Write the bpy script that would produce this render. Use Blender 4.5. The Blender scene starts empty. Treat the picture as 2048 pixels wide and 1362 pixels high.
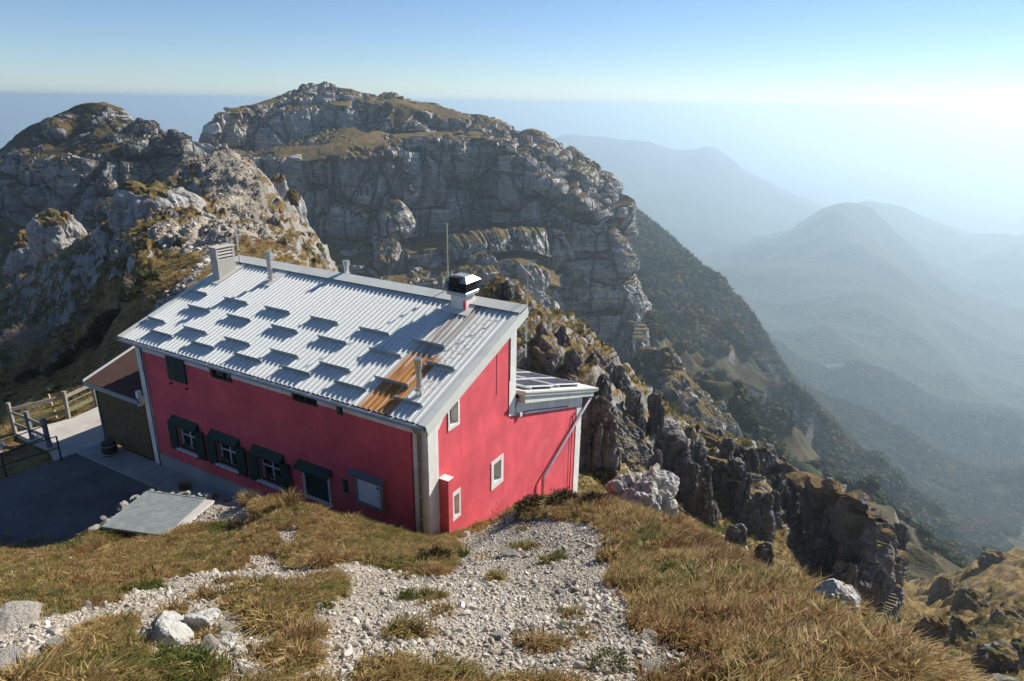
import bpy, bmesh, math, random
import numpy as np
from mathutils import Matrix, Vector
from mathutils.geometry import tessellate_polygon
R = math.radians
random.seed(7)
RNG = np.random.default_rng(11)
scene = bpy.context.scene
COL = scene.collection

# ------------------------------------------------------------------ camera, sky, sun, exposure
CAMZ = 12.49                       # eye height above the yard in front of the hut
FPX, PITCH, ROLL = 1362.87, 0.336, 0.0146
cam_d = bpy.data.cameras.new('camera')
cam_d.sensor_width = 36.0
cam_d.lens = FPX / 2048 * 36.0
cam_d.clip_start = 0.1
cam_d.clip_end = 60000
cam = bpy.data.objects.new('camera', cam_d)
COL.objects.link(cam)
cam.matrix_world = Matrix.Translation((0, 0, CAMZ)) @ Matrix.Rotation(math.pi / 2 - PITCH, 4, 'X') @ Matrix.Rotation(ROLL, 4, 'Z')
scene.camera = cam
SUN_AZ, SUN_EL = R(54), R(34)
world = bpy.data.worlds.new('World')
scene.world = world
world.use_nodes = True
wn = world.node_tree
for n_ in list(wn.nodes):
    wn.nodes.remove(n_)
w_out = wn.nodes.new('ShaderNodeOutputWorld')
w_bg = wn.nodes.new('ShaderNodeBackground')
w_sky = wn.nodes.new('ShaderNodeTexSky')
w_sky.sky_type = 'NISHITA'
w_sky.sun_disc = False
w_sky.sun_elevation = SUN_EL
w_sky.sun_rotation = SUN_AZ
w_sky.altitude = 1800
w_sky.air_density = 1.0
w_sky.dust_density = 0.0
w_sky.ozone_density = 3.0
w_bg.inputs['Strength'].default_value = 0.070
w_tint = wn.nodes.new('ShaderNodeMix')
w_tint.data_type = 'RGBA'
w_tint.blend_type = 'MULTIPLY'
w_tint.inputs[0].default_value = 1.0
w_tint.inputs[7].default_value = (0.92, 0.975, 1.06, 1)
wn.links.new(w_sky.outputs[0], w_tint.inputs[6])
wn.links.new(w_tint.outputs[2], w_bg.inputs['Color'])
wn.links.new(w_bg.outputs[0], w_out.inputs['Surface'])
sun_d = bpy.data.lights.new('sun', 'SUN')
sun_d.energy = 5.0
sun_d.angle = R(0.53)
sun_d.color = (1.0, 0.935, 0.83)
sun = bpy.data.objects.new('sun', sun_d)
COL.objects.link(sun)
SUNV = Vector((math.sin(SUN_AZ) * math.cos(SUN_EL), math.cos(SUN_AZ) * math.cos(SUN_EL), math.sin(SUN_EL)))
sun.rotation_euler = SUNV.to_track_quat('Z', 'Y').to_euler()
vs = scene.view_settings
vs.view_transform = 'Standard'
vs.look = 'None'
vs.exposure = 0.66
vs.gamma = 1.0
vs.use_curve_mapping = False
cy = scene.cycles
cy.use_denoising = True
try:
    cy.denoiser = 'OPENIMAGEDENOISE'
    cy.denoising_input_passes = 'RGB_ALBEDO_NORMAL'
except Exception:
    pass
cy.max_bounces = 5
cy.diffuse_bounces = 3
cy.glossy_bounces = 2
cy.transmission_bounces = 2
cy.transparent_max_bounces = 6
cy.volume_bounces = 1
cy.sample_clamp_indirect = 6
cy.use_adaptive_sampling = True
cy.adaptive_threshold = 0.03

# ------------------------------------------------------------------ small helpers
def ray(x, y):
    """direction seen at photograph point x, y (2048 wide)"""
    c, s = math.cos(-ROLL), math.sin(-ROLL)
    X, Y = x - 1024, y - 681
    X, Y = c * X - s * Y, s * X + c * Y
    X /= FPX
    u = -Y / FPX
    return np.array([X, math.cos(PITCH) + u * math.sin(PITCH), -math.sin(PITCH) + u * math.cos(PITCH)])
def at(x, y, Y):
    """world point Y metres ahead"""
    d = ray(x, y)
    return d / d[1] * Y + np.array([0, 0, CAMZ])
def tag(o, label=None, cat=None, group=None, kind=None):
    if label: o['label'] = label
    if cat: o['category'] = cat
    if group: o['group'] = group
    if kind: o['kind'] = kind
    return o
def empty(name, loc=(0, 0, 0), rz=0):
    o = bpy.data.objects.new(name, None)
    o.empty_display_size = 0.2
    COL.objects.link(o)
    o.location = loc
    o.rotation_euler = (0, 0, rz)
    return o
def link(name, me, parent=None, mat=None):
    o = bpy.data.objects.new(name, me)
    COL.objects.link(o)
    if parent is not None:
        o.parent = parent
    if mat is not None:
        me.materials.append(mat)
    return o
class MB:
    """collects boxes, tubes and prisms into one mesh"""
    def __init__(s): s.v = []; s.f = []
    def add(s, v, f):
        n = len(s.v)
        s.v += [tuple(map(float, p)) for p in v]
        s.f += [tuple(i + n for i in q) for q in f]
        return s
    def box(s, x0, x1, y0, y1, z0, z1):
        v = [(x0, y0, z0), (x1, y0, z0), (x1, y1, z0), (x0, y1, z0), (x0, y0, z1), (x1, y0, z1), (x1, y1, z1), (x0, y1, z1)]
        return s.add(v, [(0, 3, 2, 1), (4, 5, 6, 7), (0, 1, 5, 4), (1, 2, 6, 5), (2, 3, 7, 6), (3, 0, 4, 7)])
    def bar(s, p, q, w, h=None, up=(0, 0, 1)):
        h = h or w
        p = Vector(p); q = Vector(q)
        d = (q - p).normalized()
        sx = d.cross(Vector(up))
        if sx.length < 1e-4: sx = d.cross(Vector((1, 0, 0)))
        sx.normalize(); sy = sx.cross(d)
        v = []
        for e in (p, q):
            for i, j in ((-1, -1), (1, -1), (1, 1), (-1, 1)):
                v.append(e + sx * (i * w / 2) + sy * (j * h / 2))
        return s.add(v, [(0, 1, 2, 3), (7, 6, 5, 4), (0, 4, 5, 1), (1, 5, 6, 2), (2, 6, 7, 3), (3, 7, 4, 0)])
    def tube(s, pts, r, n=8, caps=True):
        pts = [Vector(p) for p in pts]
        rs = r if isinstance(r, (list, tuple)) else [r] * len(pts)
        base = len(s.v)
        for k, p in enumerate(pts):
            d = (pts[min(k + 1, len(pts) - 1)] - pts[max(k - 1, 0)]).normalized()
            a = d.cross(Vector((0, 0, 1)))
            if a.length < 1e-3: a = Vector((1, 0, 0))
            a.normalize(); b = a.cross(d)
            for i in range(n):
                t = 2 * math.pi * i / n
                s.v.append(tuple(p + (a * math.cos(t) + b * math.sin(t)) * rs[k]))
        for k in range(len(pts) - 1):
            for i in range(n):
                j = (i + 1) % n
                s.f.append((base + k * n + i, base + k * n + j, base + (k + 1) * n + j, base + (k + 1) * n + i))
        if caps:
            s.f.append(tuple(base + i for i in reversed(range(n))))
            s.f.append(tuple(base + (len(pts) - 1) * n + i for i in range(n)))
        return s
    def prism(s, poly, axis, t0, t1):
        """poly: 2D points; axis 0: poly in (y,z) swept along x; 1: (x,z) along y; 2: (x,y) along z"""
        def mk(p, t):
            return {0: (t, p[0], p[1]), 1: (p[0], t, p[1]), 2: (p[0], p[1], t)}[axis]
        n = len(poly)
        v = [mk(p, t0) for p in poly] + [mk(p, t1) for p in poly]
        f = [tuple(range(n)), tuple(range(2 * n - 1, n - 1, -1))]
        f += [(i, i + n, (i + 1) % n + n, (i + 1) % n) for i in range(n)]
        return s.add(v, f)
    def build(s, name, mat=None, parent=None, smooth=False, bevel=0):
        me = bpy.data.meshes.new(name)
        me.from_pydata(s.v, [], s.f)
        bm = bmesh.new(); bm.from_mesh(me)
        bmesh.ops.recalc_face_normals(bm, faces=bm.faces)
        if bevel:
            bmesh.ops.bevel(bm, geom=[e for e in bm.edges if e.calc_face_angle(0) > 0.6], offset=bevel, segments=1, affect='EDGES', clamp_overlap=True)
        if smooth:
            for f in bm.faces: f.smooth = True
        bm.to_mesh(me); bm.free()
        return link(name, me, parent, mat)

# ------------------------------------------------------------------ noise in numpy
_perm = np.random.default_rng(3).permutation(256).astype(np.int64)
_perm = np.concatenate([_perm, _perm, _perm])
_g3 = np.random.default_rng(5).normal(size=(256, 3))
_g3 /= np.linalg.norm(_g3, axis=1)[:, None]
def perlin(P):
    P = np.asarray(P, dtype=np.float64)
    I = np.floor(P).astype(np.int64); F = P - I; I &= 255
    u = F * F * F * (F * (F * 6 - 15) + 10)
    out = 0
    for dx in (0, 1):
        wx = u[:, 0] if dx else 1 - u[:, 0]
        a = _perm[I[:, 0] + dx]
        for dy in (0, 1):
            wy = u[:, 1] if dy else 1 - u[:, 1]
            b = _perm[a + I[:, 1] + dy]
            for dz in (0, 1):
                wz = u[:, 2] if dz else 1 - u[:, 2]
                g = _g3[_perm[b + I[:, 2] + dz]]
                d = g[:, 0] * (F[:, 0] - dx) + g[:, 1] * (F[:, 1] - dy) + g[:, 2] * (F[:, 2] - dz)
                out = out + wx * wy * wz * d
    return out * 1.5
def fbm(P, octaves=4, gain=0.5, lac=2.03, ridged=False):
    P = np.asarray(P, dtype=np.float64)
    o = 0; a = 1.0
    for k in range(octaves):
        n = perlin(P + 17.3 * k)
        o = o + a * ((1 - 2 * np.abs(n)) if ridged else n)
        a *= gain; P = P * lac
    return o
_rc = np.random.default_rng(9).random((256, 3))
def worley(P):
    """F1, F2 and a random value of the nearest cell"""
    P = np.asarray(P, dtype=np.float64)
    I = np.floor(P).astype(np.int64); F = P - I
    f1 = np.full(len(P), 9.0); f2 = f1.copy(); cid = np.zeros(len(P))
    for dx in (-1, 0, 1):
        a = _perm[(I[:, 0] + dx) & 255]
        for dy in (-1, 0, 1):
            b = _perm[a + ((I[:, 1] + dy) & 255)]
            for dz in (-1, 0, 1):
                h = _perm[b + ((I[:, 2] + dz) & 255)]
                c = _rc[h]
                d = (c[:, 0] + dx - F[:, 0]) ** 2 + (c[:, 1] + dy - F[:, 1]) ** 2 + (c[:, 2] + dz - F[:, 2]) ** 2
                m = d < f1
                f2 = np.where(m, f1, np.minimum(f2, d))
                cid = np.where(m, h / 255.0, cid)
                f1 = np.where(m, d, f1)
    return np.sqrt(f1), np.sqrt(f2), cid
def sstep(a, b, x):
    t = np.clip((x - a) / (b - a), 0, 1)
    return t * t * (3 - 2 * t)
def grid_mesh(name, P, nu, nv, attrs=None, mat=None, smooth=True, flip=False):
    """P: (nv*nu,3) row-major"""
    me = bpy.data.meshes.new(name)
    i = np.arange(nu - 1)[None, :] + nu * np.arange(nv - 1)[:, None]
    i = i.ravel()
    q = np.stack([i, i + 1, i + nu + 1, i + nu], 1)
    if flip: q = q[:, ::-1]
    me.vertices.add(len(P)); me.vertices.foreach_set('co', np.ascontiguousarray(P, dtype=np.float32).ravel())
    me.loops.add(q.size); me.loops.foreach_set('vertex_index', np.ascontiguousarray(q, dtype=np.int32).ravel())
    me.polygons.add(len(q)); me.polygons.foreach_set('loop_start', np.arange(0, q.size, 4, dtype=np.int32))
    me.update(calc_edges=True)
    me.polygons.foreach_set('use_smooth', np.full(len(q), smooth))
    for k, a in (attrs or {}).items():
        at_ = me.attributes.new(k, 'FLOAT', 'POINT')
        at_.data.foreach_set('value', np.ascontiguousarray(a, dtype=np.float32))
    if mat: me.materials.append(mat)
    return me
def grid_normals(P, nu, nv):
    G = P.reshape(nv, nu, 3)
    du = np.gradient(G, axis=1); dv = np.gradient(G, axis=0)
    n = np.cross(du, dv)
    n /= np.linalg.norm(n, axis=2)[..., None] + 1e-12
    return n.reshape(-1, 3)

# ------------------------------------------------------------------ materials
class NT:
    def __init__(s, name):
        s.m = bpy.data.materials.new(name)
        s.m.use_nodes = True
        s.t = s.m.node_tree
        s.b = s.t.nodes['Principled BSDF']
        s.b.inputs['Specular IOR Level'].default_value = 0.25
        s.out = s.t.nodes['Material Output']
    def n(s, ty, **kw):
        nd = s.t.nodes.new(ty)
        for k, v in kw.items(): setattr(nd, k, v)
        return nd
    def l(s, a, b): s.t.links.new(a, b)
    def pos(s, scale=(1, 1, 1)):
        g = s.n('ShaderNodeNewGeometry')
        m = s.n('ShaderNodeMapping'); m.inputs['Scale'].default_value = scale
        s.l(g.outputs['Position'], m.inputs['Vector'])
        return m.outputs[0]
    def obj(s, scale=(1, 1, 1)):
        g = s.n('ShaderNodeTexCoord')
        m = s.n('ShaderNodeMapping'); m.inputs['Scale'].default_value = scale
        s.l(g.outputs['Object'], m.inputs['Vector'])
        return m.outputs[0]
    def noise(s, vec, scale, detail=4, rough=0.55, dist=0.0):
        t = s.n('ShaderNodeTexNoise')
        t.inputs['Scale'].default_value = scale; t.inputs['Detail'].default_value = detail
        t.inputs['Roughness'].default_value = rough; t.inputs['Distortion'].default_value = dist
        s.l(vec, t.inputs['Vector'])
        return t.outputs[0]
    def voro(s, vec, scale, feature='F1', out='Distance'):
        t = s.n('ShaderNodeTexVoronoi', feature=feature)
        t.inputs['Scale'].default_value = scale
        s.l(vec, t.inputs['Vector'])
        return t.outputs[out]
    def ramp(s, fac, stops, interp='LINEAR'):
        r = s.n('ShaderNodeValToRGB'); r.color_ramp.interpolation = interp
        e = r.color_ramp.elements
        while len(e) < len(stops): e.new(0.5)
        for k, (p, c) in enumerate(stops):
            e[k].position = p
            e[k].color = (c, c, c, 1) if isinstance(c, (int, float)) else (*c, 1)
        s.l(fac, r.inputs[0])
        return r.outputs[0]
    def mix(s, fac, a, b, mode='MIX'):
        m = s.n('ShaderNodeMix', data_type='RGBA', blend_type=mode)
        for sock, v in ((m.inputs[0], fac), (m.inputs[6], a), (m.inputs[7], b)):
            if isinstance(v, (int, float)): sock.default_value = v
            elif isinstance(v, tuple): sock.default_value = (*v, 1)
            else: s.l(v, sock)
        return m.outputs[2]
    def math(s, op, a, b=0.0, c=0.0):
        m = s.n('ShaderNodeMath', operation=op)
        for k, v in enumerate((a, b, c)):
            if isinstance(v, (int, float)): m.inputs[k].default_value = v
            else: s.l(v, m.inputs[k])
        return m.outputs[0]
    def attr(s, name, ty='GEOMETRY', out='Fac'):
        a = s.n('ShaderNodeAttribute', attribute_name=name, attribute_type=ty)
        return a.outputs[out]
    def bump(s, h, strength=0.5, dist=0.05, prev=None):
        b = s.n('ShaderNodeBump')
        b.inputs['Strength'].default_value = strength; b.inputs['Distance'].default_value = dist
        s.l(h, b.inputs['Height'])
        if prev is not None: s.l(prev, b.inputs['Normal'])
        return b.outputs[0]
    def done(s, color=None, rough=None, normal=None, metal=None):
        for nm, v in (('Base Color', color), ('Roughness', rough), ('Normal', normal), ('Metallic', metal)):
            if v is None: continue
            if isinstance(v, (int, float)): s.b.inputs[nm].default_value = v
            elif isinstance(v, tuple): s.b.inputs[nm].default_value = (*v, 1)
            else: s.l(v, s.b.inputs[nm])
        return s.m
def plain(name, col, rough=0.6, metal=0.0, var=0.12, sc=6.0, bump=0.0, dirt=None):
    """a painted, wooden or metal surface with slight unevenness and wear"""
    t = NT(name)
    v = t.obj()
    n1 = t.noise(v, sc, 5, 0.6)
    k = t.ramp(n1, [(0.25, 1 - var), (0.75, 1 + var)])
    c = t.mix(1.0, col, k, 'MULTIPLY')
    if dirt:
        d = t.ramp(t.noise(v, sc * 0.35, 6, 0.7, 0.4), [(0.52, 0.0), (0.75, 0.55)])
        c = t.mix(d, c, dirt)
    nm = t.bump(t.noise(v, sc * 8, 3), bump, 0.01) if bump else None
    r = t.ramp(n1, [(0.2, max(0.05, rough - 0.1)), (0.8, min(1, rough + 0.1))])
    return t.done(c, r, nm, metal)
def rock_material(name, sc=1.0, base=(0.40, 0.385, 0.36), tan=(0.36, 0.27, 0.18), grass=((0.055, 0.045, 0.016), (0.13, 0.088, 0.03), (0.21, 0.15, 0.055)),
                  use_attr=True, gravel=False, wood=False, streak=1.0, obj=False, strata=0.0):
    """limestone with stains; grows turf where the surface attribute says so"""
    t = NT(name)
    P = t.obj if obj else t.pos
    p = P()
    n2 = t.noise(p, 1.3 / sc, 5, 0.66)
    st = t.noise(P((1, 1, 0.16)), 0.8 / sc, 4, 0.66, 0.2)
    n1 = t.noise(p, 0.2 / sc, 3, 0.6)
    col = t.ramp(n2, [(0.28, tuple(x * 0.42 for x in base)), (0.45, tuple(x * 0.82 for x in base)), (0.62, base), (0.8, tuple(min(1, x * 1.28) for x in base))])
    col = t.mix(t.ramp(n1, [(0.5, 0.0), (0.72, 0.75)]), col, t.mix(1.0, tan, t.ramp(n2, [(0.3, 0.6), (0.7, 1.25)]), 'MULTIPLY'))
    col = t.mix(t.ramp(st, [(0.50, 0.0), (0.66, 0.62 * streak)]), col, (0.10, 0.10, 0.105))
    h = t.math('ADD', t.math('MULTIPLY', n2, 0.42 * sc), t.math('MULTIPLY', st, 0.36 * sc))
    if strata:
        be = t.noise(P((0.06, 0.06, 1.0)), 0.75 / sc, 5, 0.7, 0.4)
        col = t.mix(strata, col, t.mix(1.0, col, t.ramp(be, [(0.34, 0.30), (0.46, 0.9), (0.52, 0.5), (0.58, 1.15), (0.7, 1.3)]), 'MULTIPLY'))
        h = t.math('ADD', h, t.math('MULTIPLY', be, 0.9 * sc * strata))
        ck = t.voro(P((1, 1, 0.22)), 0.28 / sc, 'DISTANCE_TO_EDGE')
        cm = t.ramp(ck, [(0.0, 0.8 * strata), (0.06, 0.0)])
        col = t.mix(cm, col, (0.03, 0.03, 0.033))
        h = t.math('SUBTRACT', h, t.math('MULTIPLY', cm, 0.8 * sc))
    if use_attr:
        gf = t.noise(p, 4.5 / sc, 3, 0.7)
        g1 = t.ramp(t.noise(p, 0.3 / sc, 4, 0.65), [(0.3, grass[0]), (0.45, grass[1]), (0.56, grass[2]), (0.66, (0.075, 0.08, 0.024)), (0.75, grass[1])])
        gc = t.mix(1.0, g1, t.ramp(gf, [(0.3, 0.5), (0.7, 1.4)]), 'MULTIPLY')
        m = t.math('ADD', t.attr('turf'), t.math('MULTIPLY', t.math('SUBTRACT', t.math('ADD', t.math('MULTIPLY', n2, 0.6), t.math('MULTIPLY', gf, 0.4)), 0.5), 0.95))
        m = t.ramp(m, [(0.44, 0.0), (0.56, 1.0)])
        hg = t.math('MULTIPLY', gf, 0.15 * sc)
        if wood:
            wf = t.voro(p, 0.5 / sc)
            wc = t.ramp(n1, [(0.35, (0.016, 0.028, 0.012)), (0.5, (0.034, 0.042, 0.014)), (0.65, (0.075, 0.055, 0.018))])
            wc = t.mix(1.0, wc, t.ramp(wf, [(0.0, 1.5), (0.7, 0.35)]), 'MULTIPLY')
            wm = t.math('ADD', t.attr('wood'), t.math('MULTIPLY', t.math('SUBTRACT', t.noise(p, 0.05 / sc, 4, 0.7), 0.5), 1.0))
            wm = t.ramp(wm, [(0.46, 0.0), (0.54, 1.0)])
            gc = t.mix(wm, gc, wc)
            gc = t.mix(t.ramp(t.attr('meadow'), [(0.45, 0.0), (0.55, 1.0)]), gc, (0.12, 0.155, 0.055))
            hg = t.math('ADD', hg, t.math('MULTIPLY', t.math('MULTIPLY', wf, wm), -0.8 * sc))
        col = t.mix(m, col, gc)
        h = t.math('ADD', t.math('MULTIPLY', h, t.math('SUBTRACT', 1.0, m)), t.math('MULTIPLY', hg, m))
        if gravel:
            vt = t.n('ShaderNodeTexVoronoi'); vt.inputs['Scale'].default_value = 24.0; t.l(p, vt.inputs['Vector'])
            v1 = vt.outputs['Distance']
            gl = t.ramp(vt.outputs['Color'], [(0.2, (0.37, 0.335, 0.285)), (0.6, (0.50, 0.46, 0.405)), (0.9, (0.60, 0.565, 0.51))])
            gl = t.mix(1.0, gl, (0.80, 0.76, 0.70), 'MULTIPLY')
            gl = t.mix(t.ramp(v1, [(0.25, 0.0), (0.65, 0.5)]), gl, (0.22, 0.185, 0.14))
            gl = t.mix(t.ramp(n2, [(0.5, 0.0), (0.7, 0.35)]), gl, (0.30, 0.25, 0.18))
            gm = t.math('ADD', t.attr('gravel'), t.math('MULTIPLY', t.math('SUBTRACT', t.noise(p, 2.2, 5, 0.75), 0.5), 1.5))
            gm = t.ramp(gm, [(0.46, 0.0), (0.54, 1.0)])
            col = t.mix(gm, col, gl)
            h = t.math('ADD', t.math('MULTIPLY', h, t.math('SUBTRACT', 1.0, gm)), t.math('MULTIPLY', t.math('MULTIPLY', v1, -0.03), gm))
    return t.done(col, 0.95, t.bump(h, 1.0, 1.0))

# ------------------------------------------------------------------ where the hut stands
TH = -1.0497
HC = np.array([-2.1395, 15.6446, 0.0])
dL = np.array([math.sin(TH), math.cos(TH), 0.0])     # along the long wall, away to the left
dR = np.array([math.cos(TH), -math.sin(TH), 0.0])    # along the gable, away to the right
HROT = math.atan2(dR[1], dR[0])
def hp(a, b, z): return HC + dR * a + dL * b + np.array([0, 0, z])

# ------------------------------------------------------------------ terrain as a field of sight slopes over bearing and distance
KS = 0.42
def field(pts, soft=0.02):
    P = np.array([p for p in pts], dtype=float)
    rho = np.hypot(P[:, 0], P[:, 1])
    q = np.stack([np.arctan2(P[:, 0], P[:, 1]), np.log(rho) * KS], 1)
    v = (P[:, 2] - CAMZ) / rho
    d = np.linalg.norm(q[:, None] - q[None], axis=2)
    n = len(q)
    A = np.zeros((n + 3, n + 3))
    A[:n, :n] = np.sqrt(d * d + soft * soft) - np.eye(n) * 0.004
    A[:n, n] = 1; A[:n, n + 1:] = q; A[n, :n] = 1; A[n + 1:, :n] = q.T
    w = np.linalg.solve(A, np.concatenate([v, np.zeros(3)]))
    def ev(x, y):
        x = np.asarray(x, float).ravel(); y = np.asarray(y, float).ravel()
        rr = np.hypot(x, y)
        Q = np.stack([np.arctan2(x, y), np.log(rr) * KS], 1)
        o = np.empty(len(Q))
        for i in range(0, len(Q), 20000):
            D = np.linalg.norm(Q[i:i + 20000, None] - q[None], axis=2)
            o[i:i + 20000] = np.sqrt(D * D + soft * soft) @ w[:n] + w[n] + Q[i:i + 20000] @ w[n + 1:]
        return CAMZ + o * rr
    return ev
def inpoly(poly, x, y):
    """signed distance, positive inside"""
    poly = np.asarray(poly, float)
    ins = np.zeros(len(x), bool); dm = np.full(len(x), 1e9)
    for k in range(len(poly)):
        x0, y0 = poly[k]; x1, y1 = poly[(k + 1) % len(poly)]
        c = ((y0 > y) != (y1 > y)) & (x < (x1 - x0) * (y - y0) / (y1 - y0 + 1e-12) + x0)
        ins ^= c
        t = np.clip(((x - x0) * (x1 - x0) + (y - y0) * (y1 - y0)) / ((x1 - x0) ** 2 + (y1 - y0) ** 2 + 1e-12), 0, 1)
        dm = np.minimum(dm, np.hypot(x - x0 - t * (x1 - x0), y - y0 - t * (y1 - y0)))
    return np.where(ins, dm, -dm)
# ------------------------------------------------------------------ near ground: mound, yard, slopes round the hut
PT = []
def pp(*trip):
    for x, y, Y in trip: PT.append(at(x, y, Y))
def wp(*trip):
    for q in trip: PT.append(np.array(q, float))
wp((0, 0.9, 10.75), (-3, 0.6, 10.3), (3, 0.6, 10.4), (-1.2, 1.5, 10.0), (1.5, 1.5, 10.0), (5.0, 1.5, 8.0), (-6, 1.5, 9.2), (9, 3, 3.5), (-9, 4, 7.4))
pp((0, 1362, 4.3), (250, 1362, 4.2), (550, 1362, 4.1), (850, 1362, 4.0), (1150, 1362, 3.9), (1450, 1362, 3.75), (1700, 1362, 3.6), (1850, 1362, 3.5))
pp((0, 1280, 5.4), (250, 1280, 5.3), (550, 1280, 5.2), (850, 1280, 5.05), (1150, 1280, 4.9), (1450, 1280, 4.6), (1700, 1280, 4.3), (1775, 1275, 4.3))
pp((0, 1200, 7.2), (250, 1200, 7.1), (550, 1200, 7.0), (850, 1200, 7.0), (1150, 1200, 6.6), (1400, 1200, 6.0), (1560, 1190, 5.7), (1650, 1205, 5.4))
pp((0, 1150, 10.0), (250, 1140, 10.0), (550, 1140, 9.6), (850, 1140, 9.6), (1100, 1140, 8.6), (1300, 1140, 7.8), (1480, 1135, 7.2))
pp((60, 1110, 13.2), (250, 1085, 13.8), (450, 1070, 13.8), (350, 1066, 13.6), (450, 1035, 14.2), (520, 1008, 14.4), (600, 1010, 13.7), (650, 1045, 12.8), (700, 1045, 13.2), (780, 1068, 13.2), (850, 1092, 13.6), (960, 1075, 13.8), (1040, 1060, 12.0), (1150, 1060, 10.8), (1260, 1060, 9.8), (1350, 1075, 9.3))
pp((1030, 1022, 13.2), (1100, 1010, 12.8), (1210, 1010, 12.4), (1300, 1040, 10.8))
# far side of the mound
wp(hp(0, 0, 1.3), hp(-0.3, 1.5, 1.15), hp(-0.3, 3.2, 0.85), hp(-0.2, 5, 0.45), hp(-0.2, 7, 0.0), hp(-0.9, 5.2, 0.4), hp(-0.9, 3.2, 0.9), hp(-1.4, 7.5, 0.1), hp(-1.6, 5.4, 1.4))
wp(hp(0.8, -0.3, 1.05), hp(1.6, -0.3, 0.75), hp(3, -0.4, 0.2), hp(5, -0.4, -0.8), hp(7, -0.5, -2.2), hp(9.8, -0.5, -3.8), hp(3.5, -1.8, 1.0), hp(7, -2.5, -1.4))
wp((-9.73, 13.85, 2.7), (-9.44, 15.43, 2.65), (-7.8, 15.12, 2.7), (-8.1, 13.55, 2.85), (-10.2, 14.5, 2.25), (-9.3, 15.95, 2.1), (-7.5, 15.75, 2.3), (-11.3, 15.2, 0.9), (-11.0, 16.5, 0.4), (-9.6, 17.0, 0.3), (-8, 17.0, 0.3), (-12.2, 15.8, 0.2))
wp((-13.3, 17.2, 0), (-13, 19, 0), (-14.2, 15.6, 0.8), (-11.5, 20.2, 0), (-9.8, 20.2, 0), (-15, 18.5, 0), (-17, 18.0, 0), (-15, 21, 0), (-17, 22, 0), (-18, 24, 0), (-16, 24.5, 0), (-17, 26, 0), (-19.2, 23.8, 0), (-18, 20.5, 0), (-20, 19, -0.3))
# hut footprint and behind
wp(hp(2, 2, 0.3), hp(2, 6, 0), hp(2, 11, 0), hp(2, 14, 0.2), hp(4.5, 15, 1.0), hp(5, 12.5, 2.2), hp(7.5, 12, 2.5), hp(8, 6, 0.0), hp(9, 2, -2.5), hp(10.6, 0, -4.5), hp(11, 4, -3.0), hp(11, 9, 0.6))
# left slope beyond the fence
wp((-21.5, 24, -1.6), (-24, 21, -4), (-20.5, 26.5, -0.6), (-27, 26, -5))
pp((0, 760, 46), (60, 745, 43), (120, 740, 37), (200, 720, 33.5), (240, 690, 33), (160, 670, 44), (90, 690, 52), (20, 680, 66), (0, 620, 105), (60, 620, 95), (130, 610, 76), (200, 620, 50))
pp((250, 640, 36), (300, 610, 35), (340, 585, 35), (380, 560, 34.5), (250, 570, 46), (190, 560, 72), (120, 560, 95), (300, 540, 42), (330, 510, 46), (250, 500, 62), (190, 490, 95), (100, 520, 115), (0, 560, 120))
pp((400, 540, 38), (420, 510, 42), (450, 490, 46), (500, 495, 45), (540, 500, 47), (300, 480, 55), (360, 466, 58), (440, 466, 58), (520, 480, 56), (580, 505, 56), (620, 530, 52))
# the hill with the path
pp((350, 356, 118), (400, 326, 122), (450, 318, 124), (485, 316, 125), (515, 345, 122), (560, 395, 112), (600, 440, 102), (635, 480, 92), (655, 520, 78))
pp((370, 400, 100), (430, 380, 102), (480, 390, 100), (400, 440, 78), (470, 430, 84), (530, 440, 88), (500, 465, 66), (560, 480, 76), (610, 505, 68), (300, 430, 76), (250, 430, 82), (340, 420, 80))
wp(*[tuple(at(x, y, Y)) for x, y, Y in ((450, 400, 165), (560, 500, 150), (350, 440, 160), (640, 600, 110), (250, 470, 150), (100, 560, 150))])
pp((690, 610, 80), (760, 630, 66), (850, 640, 58), (925, 640, 54), (720, 640, 130), (900, 650, 110), (700, 640, 50), (780, 660, 45), (860, 665, 44), (935, 665, 46), (800, 640, 90), (660, 600, 50), (640, 575, 46))
# ridge behind the hut on the right and its slope
pp((985, 575, 50), (1040, 612, 48), (1100, 650, 47), (1165, 700, 47), (1230, 735, 48), (1290, 805, 50), (1335, 850, 51), (1400, 885, 55), (1500, 905, 60), (1600, 965, 64), (1700, 1005, 66), (1760, 1050, 66), (1790, 1150, 63), (1800, 1200, 60))
pp((1040, 760, 42), (1100, 850, 39), (1165, 920, 36), (1220, 960, 36), (1290, 930, 42), (1320, 960, 42), (1350, 1000, 40), (1400, 1000, 44), (1450, 1060, 40), (1500, 1000, 50), (1550, 1110, 40), (1600, 1080, 48), (1650, 1170, 40), (1680, 1120, 50), (1720, 1220, 38), (1740, 1150, 54))
pp((1180, 1010, 27), (1250, 1045, 24), (1300, 1090, 19), (1450, 1200, 15), (1560, 1270, 12), (1650, 1340, 10), (1750, 1420, 8), (1850, 1500, 6.5), (1500, 1170, 26), (1620, 1230, 24), (1750, 1290, 24), (1850, 1330, 25))
pp((1060, 760, 85), (1200, 860, 85), (1300, 920, 90), (1420, 960, 95), (1600, 1070, 100), (1760, 1180, 95), (1810, 1250, 75))
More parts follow.
